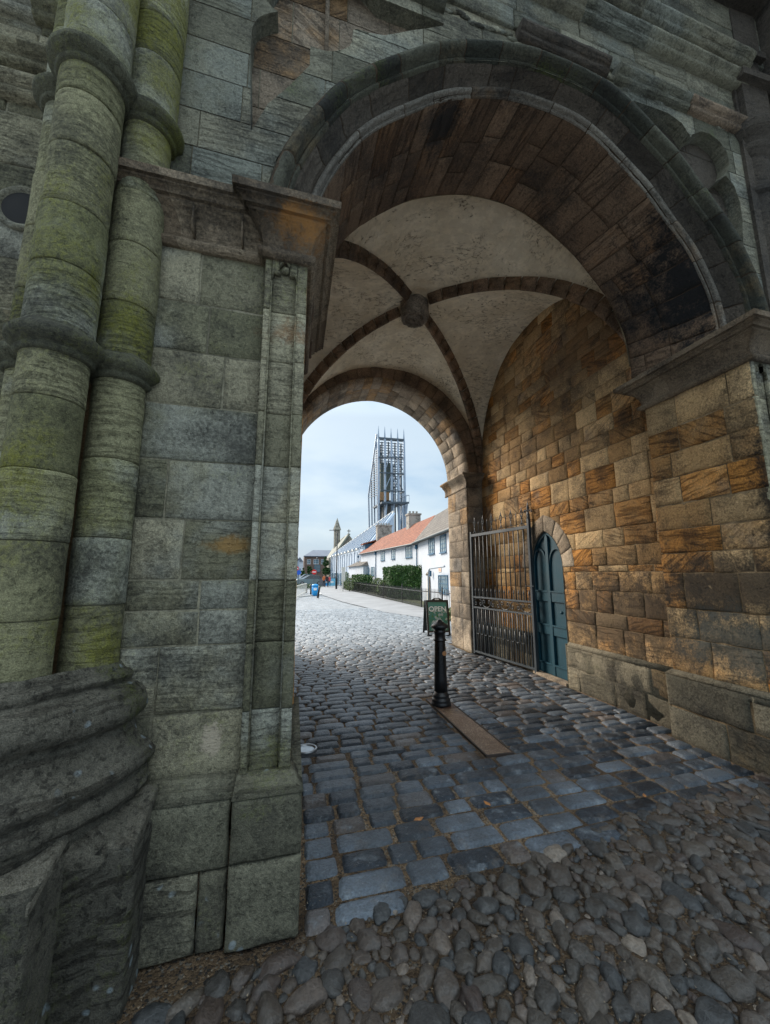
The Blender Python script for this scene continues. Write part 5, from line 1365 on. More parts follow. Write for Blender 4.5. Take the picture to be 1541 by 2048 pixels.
for (xt, yt, xb_, dY) in ((764, 884, 765, 4.), (777, 884, 778, 4.), (790, 886, 791, 4.), (802, 888, 804, 4.), (786, 930, 787, 2.5), (760.5, 890, 762, 2.5)):
    m = MB(); m.bar(tp(xb_, 1075, YT + dY), tp(xt, yt, YT + dY), .24); m.build('inner_post', M_galvd, TW)
for (x0, y0, x1, y1) in ((758, 900, 782, 940), (782, 900, 806, 940), (782, 900, 760, 940), (806, 900, 784, 940), (786, 945, 806, 980), (806, 945, 786, 980)):
    m = MB(); m.bar(tp(x0, y0, YT + 2.4), tp(x1, y1, YT + 2.4), .13); m.build('inner_brace', M_galvd, TW)
m = MB(); m.bar(tp(757, 876), tp(808, 880), .26, .3); m.build('ring_beam', M_galvd, TW)
for (ya, yb, xl, xr) in ((945, 948, 760, 808), (980, 983, 762, 809), (914, 916, 758, 806)):
    m = MB(); m.bar(tp(xl, ya, YT - .3), tp(xr, yb, YT - .3), .14, .16); m.bar(tp(xr, yb, YT - .3), tp(xr - 10, yb + 5, YT + 4), .14, .16); m.build('ring_beam', M_galvd, TW)
for (x0, y0, x1, y1) in ((771, 978, 783, 950), (784, 950, 797, 980), (773, 935, 782, 900), (785, 900, 793, 935)):
    m = MB(); m.bar(tp(x0, y0, YT + .1), tp(x1, y1, YT + .1), .11, .11); m.build('brace', M_galv, TW)
c0 = tp(762, 984, YT + 1.2); c1 = tp(781, 926, YT + 1.2); m = MB(); m.box(c0.x, c1.x, YT + 1.1, YT + 3.2, c0.z, c1.z); m.build('lift_shaft', simple('green_grey_panel', (.10, .12, .10), .6, .2), TW)
c0 = tp(766, 1075, YT + 1.3); c1 = tp(783, 1001, YT + 1.3); m = MB(); m.box(c0.x, c1.x, YT + 1.2, YT + 3.2, c0.z, c1.z); m.build('stair_core', simple('concrete_core', (.16, .15, .13), .8, .2), TW)
c0 = tp(760, 1000, YT + .9); c1 = tp(779, 985, YT + .9); m = MB(); m.box(c0.x, c1.x, YT + .8, YT + 3.3, c0.z, c1.z); m.build('timber_room', simple('timber_boarding', (.36, .20, .09), .7, .2), TW)
P_ = [tp(764, 1003, YT - 1.5), tp(819, 1003.5, YT - 1.5), tp(819, 1003.5, YT - 1.5) + Vector((-1.4, 5, 0)), tp(764, 1003, YT - 1.5) + Vector((-.4, 5, 0))]
slab(TW, P_, .28, M_galvd, 'platform')
m = MB()
for i in range(10):
    a = P_[0].lerp(P_[1], i / 9) if i < 9 else P_[1]
    if i >= 4: m.bar(a, a + Vector((0, 0, 1.05)), .05)
m.bar(P_[0].lerp(P_[1], .45) + Vector((0, 0, 1.05)), P_[1] + Vector((0, 0, 1.05)), .06); m.bar(P_[1] + Vector((0, 0, 1.05)), P_[2] + Vector((0, 0, 1.05)), .06)
for i in range(4): a = P_[1].lerp(P_[2], (i + 1) / 4); m.bar(a, a + Vector((0, 0, 1.05)), .05)
m.build('platform_railing', M_galv, TW)
for (x0, y0, x1, y1, Y) in ((774, 1006, 768, 1075, YT - .8), (789, 1006, 781, 1075, YT - .8), (806, 1012, 797, 1075, YT + 2), (815, 1008, 811, 1050, YT - .8), (795, 1012, 803, 1075, YT + 3)):
    m = MB(); m.bar(tp(x0, y0, Y), tp(x1, y1, Y), .2); m.build('strut', M_galv, TW)

# church with spirelet
M_ch = stone('church_stone', (.30, .28, .23), (.40, .37, .30), (.38, .30, .20), hue=.9, stria=.1, dark=.3); M_slate = simple('green_slate', (.16, .17, .14), .75, .25, 1.2)
CH = empty('church', (8, 84, 0), 0, 'grey stone church with a steep slate roof, slim spirelet and gable cross', 'church')
Y0 = 84.
a = zp(672, 1116, Y0); b_ = zp(674, 1046, Y0); m = MB(); c = ((zp(668.5, 1080, Y0).x + zp(680, 1080, Y0).x) / 2, Y0); wq = (zp(680, 1080, Y0).x - zp(668.5, 1080, Y0).x) / 2
zt = zp(674, 1060, Y0).z; m.lathe([(wq * 1.1, 5.), (wq * 1.1, zt)], c=c, seg=8); m.build('turret', M_ch, CH)
m = MB(); m.lathe([(wq * 1.4, zt), (wq * 1.35, zt + .15), (.02, zp(674, 1036, Y0).z)], c=c, seg=8); m.build('spirelet', M_ch, CH)
gz = zp(697, 1068, Y0 - 4); L_ = zp(652, 1117, Y0 - 2); R_ = zp(702, 1078, Y0 - 4)
m = MB(); A_ = [zp(652, 1118, 82), zp(672, 1085, 86), zp(697, 1068, 80), zp(705, 1086, 78), zp(664, 1118, 76)]
slab(CH, [zp(651, 1119, 84), zp(665, 1113, 74), zp(698, 1067, 76), zp(676, 1082, 92)], .3, M_slate)
a_ = zp(658, 1117, 76.2); b2 = zp(706, 1090, 76.2); t_ = zp(698, 1069, 76.4); m = MB(); A_ = [m.vert(p) for p in (Vector((a_.x, 76.2, 0)), Vector((b2.x + 3, 76.2, 0)), Vector((b2.x + 3, 76.2, a_.z)), t_, a_)]
m.face(A_); m.build('gable_wall', M_ch, CH)
m = MB(); m.bar(t_ , t_ + Vector((0, 0, 1.0)), .14); m.bar(t_ + Vector((-.35, 0, .68)), t_ + Vector((.35, 0, .68)), .14); m.bar(t_ - Vector((0, 0, .1)), t_ + Vector((0, 0, .15)), .5); m.build('cross', M_ch, CH)
a_ = zp(651, 1118, 84); b2 = zp(664, 1113, 74.5); m = MB(); m.poly([(a_.x, 84, 0), (b2.x, 74.5, 0), (b2.x, 74.5, b2.z), (a_.x, 84, a_.z)]); m.poly([(a_.x + .3, 84, 0), (b2.x + .3, 74.5, 0), (b2.x + .3, 74.5, b2.z), (a_.x + .3, 84, a_.z)]); 
m.box(a_.x - .2, a_.x + .5, 84., 84.6, 0, a_.z); m.build('aisle_wall', M_ch, CH)
# brick school
M_brick = simple('brown_brick', (.14, .095, .075), .85, .25, 1.5); M_sl = simple('blue_slate', (.11, .13, .17), .6, .15, 1.)
SB = empty('brick_building', (3, 96, 0), 0, 'brown brick building with slate roof and white windows closing the street', 'building')
YB = 96.; A0, A1_ = zp(608, 1150, YB), zp(668, 1150, YB); zt = zp(615, 1112, YB).z; zr = zp(620, 1100, YB + 5).z
m = MB(); m.box(A0.x, A1_.x, YB, YB + 10, -.1, zt); m.build('wall', M_brick, SB)
slab(SB, [(A0.x - .2, YB - .3, zt), (A1_.x, YB - .3, zt), (A1_.x, YB + 5, zr), (A0.x + 2.2, YB + 5, zr)], .2, M_sl)
WB = Wall((A0.x, YB), (A1_.x, YB)); WB.n = Vector((0, -1)); M_wt = simple('white_joinery', (.72, .74, .76), .5, .05)
for q in ((614.5, 621.5, 1119, 1128, 2, 2), (627.5, 638, 1119, 1128, 3, 2), (642.5, 649, 1119, 1128, 2, 2)): winpx(SB, WB, *q, fm=M_wt, gm=M_glass)
winpx(SB, WB, 628.5, 641, 1129.5, 1144, 5, 2, name='stair_window', fm=M_galvd, gm=M_glass)
# far white houses
for k, (x0, x1, yt, Y, lb) in enumerate(((592, 606, 1123, 120., 'white gabled house glimpsed at the far left end of the street'), (583, 598, 1120, 104., 'pale blue-grey house beside the left pier at the end of the street'))):
    p0, p1 = zp(x0, 1150, Y), zp(x1, 1150, Y); zt = zp(x0, yt, Y).z; H_ = empty('far_house', (p0.x, Y, 0), 0, lb, 'house')
    m = MB(); m.box(p0.x, p1.x, Y, Y + 8, -.1, zt); m.build('wall', M_render if k == 0 else M_zinc, H_)
    m = MB(); P_ = [(p0.x, zt), (p1.x, zt), ((p0.x + p1.x) / 2, zt + 1.3)]; m.prism(P_, lambda u, v, d: (u, Y + d, v), -.2, 8.2); m.build('roof', M_sl, H_)
    Wf = Wall((p0.x, Y), (p1.x, Y)); Wf.n = Vector((0, -1)); window(H_, Wf, Wf.L * .5, 2.4, .9, 1.1, 2, 2, fm=M_wt, gm=M_glass)

# ---- foliage
def leafmat(name, c1, c2):
    N = NT(name); blk = N.n('ShaderNodeAttribute', attribute_name='blk'); sp = N.n('ShaderNodeSeparateColor'); N.l(blk.outputs['Color'], sp.inputs[0])
    return N.fin(N.mix(sp.outputs[0], c1, c2), .55, spec=.3)
M_hedge = leafmat('hedge_leaves', (.018, .055, .012), (.075, .17, .03)); M_tree = leafmat('tree_leaves', (.015, .05, .015), (.07, .14, .04)); M_shrub = leafmat('shrub_leaves', (.05, .10, .03), (.26, .30, .13)); M_bark = simple('bark', (.09, .07, .05), .9)
def leaves(m, pts, size, rg):
    for p in pts:
        a = Vector((rg.gauss(0, 1), rg.gauss(0, 1), rg.gauss(0, 1))).normalized(); b_ = a.orthogonal().normalized(); c = a.cross(b_); s_ = size * rg.uniform(.6, 1.3)
        col = (rg.random() ** 1.3, rg.random(), rg.random(), 1); p = Vector(p)
        m.poly([p - b_ * s_ * .5, p + c * s_ * .3, p + b_ * s_ * .5, p - c * s_ * .3], col)
def hedge(name, lab, P4, z0, z1, n, size, par=None):
    rg = random.Random(n); A, B, C_, D = [Vector(p) for p in P4]; m = MB(); pts = []
    core = MB(); cc = (A + B + C_ + D) / 4
    for q in range(n):
        f = rg.random(); s_ = rg.random(); t = rg.random(); z = z0 + (z1 - z0) * rg.random()
        if f < .45: xy = A.lerp(B, s_) + (D - A) * (rg.random() * .12)
        elif f < .6: xy = A.lerp(D, s_)
        elif f < .75: xy = B.lerp(C_, s_)
        elif f < .82: xy = D.lerp(C_, s_)
        else: xy = A.lerp(B, s_).lerp(D.lerp(C_, s_), t); z = z1 + rg.uniform(-.06, .03)
        nn = .16 * nz(xy.x * 1.5, xy.y * 1.5, z * 1.5); d = (xy - cc).normalized() * nn * 1.5
        pts.append((xy.x + d.x + rg.gauss(0, .02), xy.y + d.y + rg.gauss(0, .02), z + nn + rg.gauss(0, .02)))
    leaves(m, pts, size, rg)
    o = empty(name, (cc.x, cc.y, z0), 0, lab, 'hedge'); m.build('foliage', M_hedge, o)
    k = [(p + (cc - p).normalized() * .13) for p in (A, B, C_, D)]; v = [core.vert((p.x, p.y, z)) for z in (z0, z1 - .12) for p in k]
    for f in ((0, 1, 2, 3), (4, 5, 6, 7), (0, 1, 5, 4), (1, 2, 6, 5), (2, 3, 7, 6), (3, 0, 4, 7)): core.face([v[i] for i in f], (.0, .5, .5, 1))
    core.build('inner_twigs', M_hedge, o); return o
def g2(px, py, Y): q = zp(px, py, Y); return Vector((q.x, q.y))
hedge('clipped_hedge', 'large square-cut dark green hedge in front of the cottages behind the railings', [g2(779, 1140, 27.0), g2(766, 1140, 34.), g2(802, 1140, 35.), g2(849, 1140, 24.0)], 0., zp(815, 1133, 25.5).z, 20000, .11)
hedge('clipped_hedge', 'smaller clipped hedge farther along the railings, left of the large one', [g2(714, 1150, 40.), g2(704, 1150, 46.), g2(724, 1150, 47.), g2(746, 1150, 37.3)], 0., zp(735, 1151, 38.5).z, 7000, .13)
def shrub(name, lab, c, r, h, n, size, mat, cat='shrub'):
    rg = random.Random(int(h * 100) + n); o = empty(name, (c[0], c[1], 0), 0, lab, cat); m = MB(); pts = []
    for q in range(n):
        a = rg.random() * 6.28; k = rg.random() ** .45; z = rg.random(); rr = r * k * (math.sin(PI * (.15 + .8 * z)) ** .7) * (1 + .35 * nz(math.cos(a) * 2, math.sin(a) * 2, z * 3))
        pts.append((rr * math.cos(a), rr * math.sin(a), h * (.1 + .9 * z)))
    leaves(m, pts, size, rg); m.build('foliage', mat, o, local=True); s_ = MB()
    for k in range(5): a = k * 1.3; s_.tube([(0, 0, 0), (r * .3 * math.cos(a), r * .3 * math.sin(a), h * .4), (r * .6 * math.cos(a), r * .6 * math.sin(a), h * .85)], [.025, .018, .005], 5)
    s_.build('stems', M_bark, o, local=True); return o
for (px, Y, r, h, lb) in ((757, 32., .6, 1.35, 'pale flowering shrub between the two hedges'), (699, 39., .6, 1.3, 'light green bush at the left end of the smaller hedge'), (766, 28.5, .4, 1.2, 'low leafy shrub against the corner of the large hedge'), (692, 44.5, .6, 1.9, 'small leafy climber by the notice post'), (908, 13.6, .35, .45, 'tuft of green plants at the foot of the right jamb outside')):
    q = zp(px, 1180, Y); shrub('garden_shrub', lb, (q.x, q.y), r, h, 1100, .10, M_shrub)
def tree(lab, px, Y, z0, zt_, wpx, n, size):
    q = zp(px, 1160, Y); r = wpx / 794 * Y / 2; o = empty('tree', (q.x, q.y, 0), 0, lab, 'tree'); rg = random.Random(px); zt = zp(px, zt_, Y).z; m = MB(); m.tube([(0, 0, 0), (.1, 0, zt * .35), (0, .1, zt * .7), (.05, 0, zt * .9)], [.18, .15, .09, .03], 6)
    for k in range(6): a = k * 1.1; m.tube([(0, 0, zt * (.3 + .08 * k)), (r * .6 * math.cos(a), r * .6 * math.sin(a), zt * (.45 + .08 * k))], [.06, .015], 5)
    m.build('trunk', M_bark, o, local=True); m = MB(); pts = []
    cl = [(rg.gauss(0, .42) * r, rg.gauss(0, .42) * r, z0 + (zt - z0) * rg.uniform(.08, .92)) for _ in range(16)]
    for q_ in range(n):
        c = rg.choice(cl); t = (c[2] - z0) / (zt - z0); k = .48 * r * (1.1 - .6 * t); v = Vector((rg.gauss(0, 1), rg.gauss(0, 1), rg.gauss(0, 1))).normalized() * k * rg.random() ** .4
        pts.append((c[0] * (1.15 - t * .7) + v.x, c[1] * (1.15 - t * .7) + v.y, min(zt, c[2] + v.z)))
    leaves(m, pts, size, rg); m.build('crown', M_tree, o, local=True); return o
tree('tall narrow dark green tree against the church wall', 651, 70., 1.6, 1112, 17, 2200, .28)
tree('round green tree left of the brick building entrance', 619, 82., 1., 1130, 15, 1500, .3)
tree('low green tree just left of the parked cars', 606, 88., .8, 1134, 10, 1200, .3)

# ---- railings along the garden
M_rail = M_black
FP = [atG(850, 1217), atG(840, 1213), atG(806, 1203), atG(770, 1194), atG(735, 1186.5), atG(706, 1181), atG(680, 1177)]
FP = [Vector((6.55, 17.2, 0)), Vector((6.2, 19.2, 0)), Vector((6.12, 22.5, 0)), Vector((6.02, 27., 0)), Vector((5.9, 33, 0)), Vector((5.7, 39.5, 0)), Vector((5.4, 46, 0))]
FN = empty('garden_railings', (6.1, 19.2, 0), 0, 'black iron railings along the cottage gardens', 'railings')
post = 0
for a, b_ in zip(FP[:-1], FP[1:]):
    L_ = (b_ - a).length; n = int(L_ / .125); m = MB(); m.bar(a + Vector((0, 0, .80)), b_ + Vector((0, 0, .80)), .035, .04); m.bar(a + Vector((0, 0, .12)), b_ + Vector((0, 0, .12)), .035, .03); m.build('rail', M_rail, FN)
    m = MB()
    for i in range(n): p = a.lerp(b_, (i + .5) / n); m.bar(p + Vector((0, 0, .02)), p + Vector((0, 0, .90)), .017); m.tube([p + Vector((0, 0, .90)), p + Vector((0, 0, .97))], [.014, .001], 4)
    tag(m.build('balusters', M_rail, FN), kind='stuff')
    m = MB(); m.bar(a, a + Vector((0, 0, 1.02)), .05); m.tube([a + Vector((0, 0, 1.02)), a + Vector((0, 0, 1.12))], [.035, .005], 6); m.build('post', M_rail, FN)
FN2 = empty('garden_railings', (6.7, 16, 0), 0, 'short return of iron railings in front of the cottage door, right of the hedge', 'railings')
a, b_ = Vector((6.6, 17.1, 0)), Vector((6.9, 12.5, 0)); m = MB(); m.bar(a + Vector((0, 0, .80)), b_ + Vector((0, 0, .80)), .03); m.bar(a + Vector((0, 0, .12)), b_ + Vector((0, 0, .12)), .03); m.build('rail', M_rail, FN2)
for i in range(30): p = a.lerp(b_, (i + .5) / 30); m = MB(); m.bar(p + Vector((0, 0, .02)), p + Vector((0, 0, .92)), .016); m.build('baluster', M_rail, FN2)
# planting bed behind the railings and pale footway along them
mb = MB(); mb.poly([(6.3, 17.5, .01), (8.2, 17.5, .01), (8.2, 52, .01), (5.6, 46, .01), (6.05, 27, .01)]); tag(mb.build('garden_bed', simple('garden_soil', (.07, .08, .035), .95, .4, 3, .02)), kind='structure')
mb = MB(); mb.poly([(5.2, 13.5, .020), (7.2, 13.2, .020), (6.3, 19, .020), (6.1, 27, .020), (5.8, 40, .020), (5.4, 60, .020), (2.6, 60, .020), (2.2, 33, .020), (2.9, 24, .020), (3.9, 17, .020)])
tag(mb.build('footway', simple('pale_flags', (.23, .235, .245), .8, .18, .9, .01, fine=9)), kind='structure')
mb = MB(); mb.poly([(-60, 60, .012), (60, 60, .012), (60, 120, .012), (-60, 120, .012)]); tag(mb.build('road', simple('asphalt', (.10, .105, .11), .85, .15, 2)), kind='structure')
# low kerb line of the setts
mb = MB()
for p, q in zip([(2.6, 60), (2.2, 33), (.4, 30.0)][:-1], [(2.6, 60), (2.2, 33), (.4, 30.0)][1:]): mb.bar((*p, .02), (*q, .02), .14, .10)
tag(mb.build('kerb', simple('kerbstone', (.5, .5, .48), .8, .1)), kind='structure')

# ---- lamp post, sign posts, bollards, boards
LP = atG(673, 1178.5); LPo = empty('street_lamp', (LP.x, LP.y, 0), 0, 'tall black lamp column with a short arm at the end of the railings', 'street lamp')
hz = zp(672, 1063, LP.y).z; m = MB(); m.lathe([(.11, 0), (.11, 1.2), (.07, 1.3), (.06, hz), (.03, hz + .05)], seg=10); m.build('column', M_black, LPo, True, local=True)
m = MB(); m.bar((0, 0, hz - .1), (-.55, 0, hz + .12), .05); m.build('arm', M_black, LPo, local=True); m = MB(); m.prism([(-.95, -.12), (-.45, -.12), (-.45, .12), (-.95, .12)], lambda u, v, d: (u, v, hz + .12 + d), -.04, .06); m.build('lamp_head', simple('grey_lantern', (.45, .48, .5), .5), LPo, local=True)
q = atG(686, 1183); NP = empty('notice_post', (q.x, q.y, 0), 0, 'pale upright notice board on a post inside the railings near the lamp', 'notice board')
m = MB(); m.box(-.05, .05, -.05, .05, 0, 2.3); m.build('post', M_band, NP, local=True); m = MB(); m.box(-.16, .22, -.07, -.055, .95, 2.35); m.build('panel', M_band, NP, local=True)
b0 = None
for k, (px, py, h, lb) in enumerate(((636, 1196, .82, 'black street bollard just right of the blue bin, leaning slightly'), (622, 1189, .82, 'black street bollard just left of the blue bin'), (613, 1186, .85, 'black street bollard second to the left of the blue bin'), (591, 1184, .8, 'black street bollard beside the left pier'))):
    q = atG(px, py)
    if b0 is None:
        b0 = empty('street_bollard', (q.x, q.y, 0), 0, lb, 'bollard', 'bollards along the plaza edge'); m = MB(); m.lathe([(.075, 0), (.07, .6), (.06, .62), (.06, .64)], seg=10); m.build('shaft', M_black, b0, True, local=True)
        m = MB(); m.lathe([(.06, .64), (.075, .66), (.075, .76), (.05, .80), (0, .82)], seg=10); m.build('cap', M_black, b0, True, local=True); b0.rotation_euler = (0, rad(7), 0)
    else: r_ = dup(b0, (q.x, q.y, 0), None, lb); r_.rotation_euler = (0, 0, 0)
q = atG(630, 1191.5); BN = empty('litter_bin', (q.x, q.y, 0), 0, 'bright blue round litter bin on the plaza edge', 'bin'); M_bb = simple('bright_blue_plastic', (.01, .30, .68), .35, .08)
m = MB(); m.lathe([(.22, 0), (.245, .02), (.245, .66), (.22, .68)], seg=20); m.build('body', M_bb, BN, True, local=True); m = MB(); m.lathe([(.255, .68), (.255, .80), (.18, .88), (.0, .90)], seg=20); m.build('lid', M_bb, BN, True, local=True)
m = MB(); m.prism([(-.12, .42), (.12, .42), (.12, .60), (-.12, .60)], lambda u, v, d: (u, -.235 - d, v), 0, .03); m.build('label', M_white, BN, local=True)
# blue display boards and a grey one
M_lb = simple('light_blue_board', (.16, .48, .66), .5, .12, 4)
for k, (px, py, w_, mt, lb) in enumerate(((653.5, 1173, 1.0, M_bb, 'bright blue display board in a dark frame at the zinc building entrance'), (664, 1173, 1.05, M_lb, 'pale blue display board right of the bright blue one'), (644, 1174, .7, simple('slate_board', (.10, .11, .13), .6), 'dark grey sandwich board left of the blue display boards'))):
    q = atG(px, py); B_ = empty('display_board', (q.x, q.y, 0), 0, lb, 'board'); m = MB(); m.box(-w_ / 2 + .06, w_ / 2 - .06, -.03, .03, .08, 1.12); m.build('panel', mt, B_, local=True)
    m = MB(); m.box(-w_ / 2, -w_ / 2 + .055, -.05, .05, 0, 1.2); m.box(w_ / 2 - .055, w_ / 2, -.05, .05, 0, 1.2); m.box(-w_ / 2 + .055, w_ / 2 - .055, -.05, .05, 1.125, 1.2); m.build('frame', M_galvd, B_, local=True)
    if k < 2: m = MB(); m.box(-.22, .22, -.034, -.031, .5, .72); m.build('print', M_white, B_, local=True)
# traffic signs
M_red = simple('sign_red', (.62, .02, .02), .4, .05)
for k, (px, py, pt, lb) in enumerate(((628, 1172, 1144, 'red no-entry sign on a post in front of the brick building'), (592, 1172, 1137, 'red no-entry sign on the post beside the left pier'))):
    q = zp(px, 1172, 56. + k * 4); z = zp(px, pt, q.y).z; T_ = empty('no_entry_sign', (q.x, q.y, 0), 0, lb, 'traffic sign', 'no-entry signs'); m = MB(); m.lathe([(.04, 0), (.04, z + .3)], seg=8); m.build('post', M_galvd, T_, local=True)
    m = MB(); m.lathe([(0, -.01), (.34, -.01), (.34, .01), (0, .01)], seg=24, cap=False, M=Matrix.Translation((0, -.06, z)) @ Matrix.Rotation(PI / 2, 4, 'X')); m.build('disc', M_red, T_, local=True)
    m = MB(); m.box(-.24, .24, -.085, -.075, z - .06, z + .06); m.build('bar', M_white, T_, local=True)
q = zp(592.5, 1172, 58.5); z = zp(592, 1145, 58.5).z; T_ = empty('direction_sign', (q.x + .3, q.y, 0), 0, 'round blue traffic sign low at the left pier', 'traffic sign'); m = MB(); m.lathe([(.04, 0), (.04, z)], seg=8); m.build('post', M_galvd, T_, local=True)
m = MB(); m.lathe([(0, -.01), (.34, -.01), (.34, .01), (0, .01)], seg=24, cap=False, M=Matrix.Translation((0, -.06, z)) @ Matrix.Rotation(PI / 2, 4, 'X')); m.build('disc', simple('sign_blue', (.01, .10, .5), .4, .05), T_, local=True)
q = zp(633, 1172, 75.); T_ = empty('lamp_column', (q.x, q.y, 0), 0, 'thin dark lamp column in front of the brick building windows', 'street lamp'); m = MB(); m.lathe([(.05, 0), (.04, 4.4), (.12, 4.45), (.12, 4.7), (.02, 4.85)], seg=8); m.build('column', M_galvd, T_, local=True)
# white guard rail on the left
q0, q1 = Vector((.05, 26.5, 0)), Vector((1.15, 36.5, 0)); GR = empty('guard_rail', (.05, 26.5, 0), 0, 'low pale metal guard rail at the left edge of the plaza', 'railing')
m = MB(); m.bar(q0 + Vector((0, 0, .85)), q1 + Vector((0, 0, .85)), .05); m.bar(q0 + Vector((0, 0, .15)), q1 + Vector((0, 0, .15)), .04); m.build('rail', M_band, GR)
for i in range(16): p = q0.lerp(q1, i / 15); m = MB(); m.bar(p, p + Vector((0, 0, .85)), .03); m.build('baluster', M_band, GR)
# planter
pz = zp(612, 1178, 48.); shrub('low_planting', 'low dark planting in front of the parked car', (pz.x, pz.y), 1.9, .55, 1500, .12, M_tree, 'plants')
# cars
def car(name, lab, c, rz_, body, L=4.3, Wd=1.75, Hh=1.48):
    o = empty(name, (c[0], c[1], .02), rz_, lab, 'car', 'cars parked at the end of the street'); M_b = simple(name + '_paint', body, .25, .04, spec=.6)
    side = [(-L / 2, .35), (-L / 2, .78), (-L / 2 + .12, .92), (-L / 2 + 1.15, .98), (L / 2 - .45, .98), (L / 2 - .05, .85), (L / 2, .4), (L / 2 - .15, .25), (-L / 2 + .15, .25)]
    m = MB(); m.prism(side, lambda u, v, d: (u, d, v), -Wd / 2, Wd / 2); m.build('body', M_b, o, local=True)
    m = MB(); A_ = [(-L / 2 + 1.05, .975), (L / 2 - .35, .975), (L / 2 - .75, Hh - .06), (-L / 2 + 1.9, Hh - .06)]; m.prism(A_, lambda u, v, d: (u, d * (1 - .22 * (v - .97) / .5), v), -Wd / 2 + .06, Wd / 2 - .06); m.build('glasshouse', simple('car_glass', (.02, .03, .035), .06), o, local=True)
    m = MB(); m.prism([(-L / 2 + 1.85, Hh - .06), (L / 2 - .72, Hh - .06), (L / 2 - .85, Hh), (-L / 2 + 2.1, Hh)], lambda u, v, d: (u, d, v), -Wd / 2 + .2, Wd / 2 - .2); m.build('roof', M_b, o, local=True)
    for sx in (-1, 1):
        for sy in (-1, 1):
            m = MB(); X = Matrix.Translation((sx * L * .3, sy * (Wd / 2 - .10), .31)) @ Matrix.Rotation(PI / 2, 4, 'X'); m.lathe([(.2, -.11), (.30, -.11), (.32, -.08), (.32, .08), (.30, .11), (.2, .11)], seg=20, M=X); wh = m.build('wheel', simple('tyre', (.015, .015, .015), .8) if 'tyre' not in bpy.data.materials else bpy.data.materials['tyre'], o, local=True)
            m = MB(); m.lathe([(0, -.115), (.19, -.115), (.19, .115), (0, .115)], seg=14, cap=False, M=X); m.build('rim', M_steel, wh, local=True)
    for sy in (-1, 1):
        m = MB(); m.box(-L / 2 - .01, -L / 2 + .10, sy * .62 - .16, sy * .62 + .16, .66, .80); m.build('headlight', M_white, o, local=True)
    m = MB(); m.box(-L / 2 - .015, -L / 2 + .02, -.26, .26, .42, .53); m.build('number_plate', M_white, o, local=True); return o
q = zp(618, 1168, 62.); car('parked_car', 'silver-green hatchback parked across the end of the street', (q.x, q.y), rad(16), (.16, .20, .20))
q = zp(612, 1160, 74.); car('parked_car', 'light blue car parked behind the hatchback', (q.x, q.y), rad(8), (.25, .36, .44), 4.4, 1.8, 1.7)
# people at the boards
def person(lab, px, Y, top, trs, hgt=1.62):
    q = zp(px, 1165, Y); o = empty('person', (q.x, q.y, .02), .3, lab, 'person')
    me = bpy.data.meshes.new('body'); k = hgt / 1.72
    V = [(0, 0, .95), (0, 0, 1.18), (0, 0, 1.40), (0, 0, 1.49), (0, -.01, 1.58), (0, -.01, 1.68), (.10, 0, .90), (.11, -.03, .50), (.11, 0, .09), (.11, -.12, .04), (-.10, 0, .90), (-.12, .04, .50), (-.13, .06, .09), (-.13, -.06, .04), (.17, 0, 1.38), (.24, .02, 1.12), (.22, -.12, .95), (.21, -.16, .87), (-.17, 0, 1.38), (-.24, .02, 1.12), (-.20, -.14, .98), (-.18, -.2, .92)]
    Rr = [.15, .13, .14, .055, .085, .07, .09, .06, .04, .035, .09, .06, .04, .035, .06, .042, .032, .03, .06, .042, .032, .03]
    Eg = [(0, 1), (1, 2), (2, 3), (3, 4), (4, 5), (0, 6), (6, 7), (7, 8), (8, 9), (0, 10), (10, 11), (11, 12), (12, 13), (2, 14), (14, 15), (15, 16), (16, 17), (2, 18), (18, 19), (19, 20), (20, 21)]
    me.from_pydata([(x * k, y_ * k, z * k) for x, y_, z in V], Eg, []); b_ = bpy.data.objects.new('body', me); COL.objects.link(b_); b_.parent = o
    md = b_.modifiers.new('skin', 'SKIN'); 
    for i, r_ in enumerate(Rr): me.skin_vertices[0].data[i].radius = (r_ * k, r_ * k)
    me.skin_vertices[0].data[0].use_root = True; b_.modifiers.new('sub', 'SUBSURF').levels = 1; b_.modifiers['sub'].render_levels = 1
    N = NT('clothes_' + str(px)); z = N.xyz(N.n('ShaderNodeTexCoord').outputs['Object'])[2]
    c = N.mix(N.step(z, .90 * k, .93 * k), trs, top); c = N.mix(N.step(z, 1.46 * k, 1.48 * k), c, (.42, .25, .18)); me.materials.append(N.fin(c, .8))
    m = MB(); m.blob((0, .015 * k, 1.66 * k), .10 * k, .11 * k, .10 * k, px, 2, .15); m.build('hair', simple('hair_' + str(px), (.04, .025, .015), .8), o, True, local=True)
person('person in an orange top standing behind the grey board', 648.5, 53., (.55, .16, .05), (.02, .02, .03)); person('person in a dark coat beside the blue display boards', 654, 52.5, (.02, .02, .025), (.02, .02, .03)); person('person in a red top leaning at the blue display boards', 659, 52.8, (.5, .08, .08), (.03, .03, .05), 1.5)
CLOUD_LO = (1.8, 2.8, 3.95); CLOUD_HI = (3.35, 4.05, 4.6); EXPO = 1.0; ZEN = 4.0

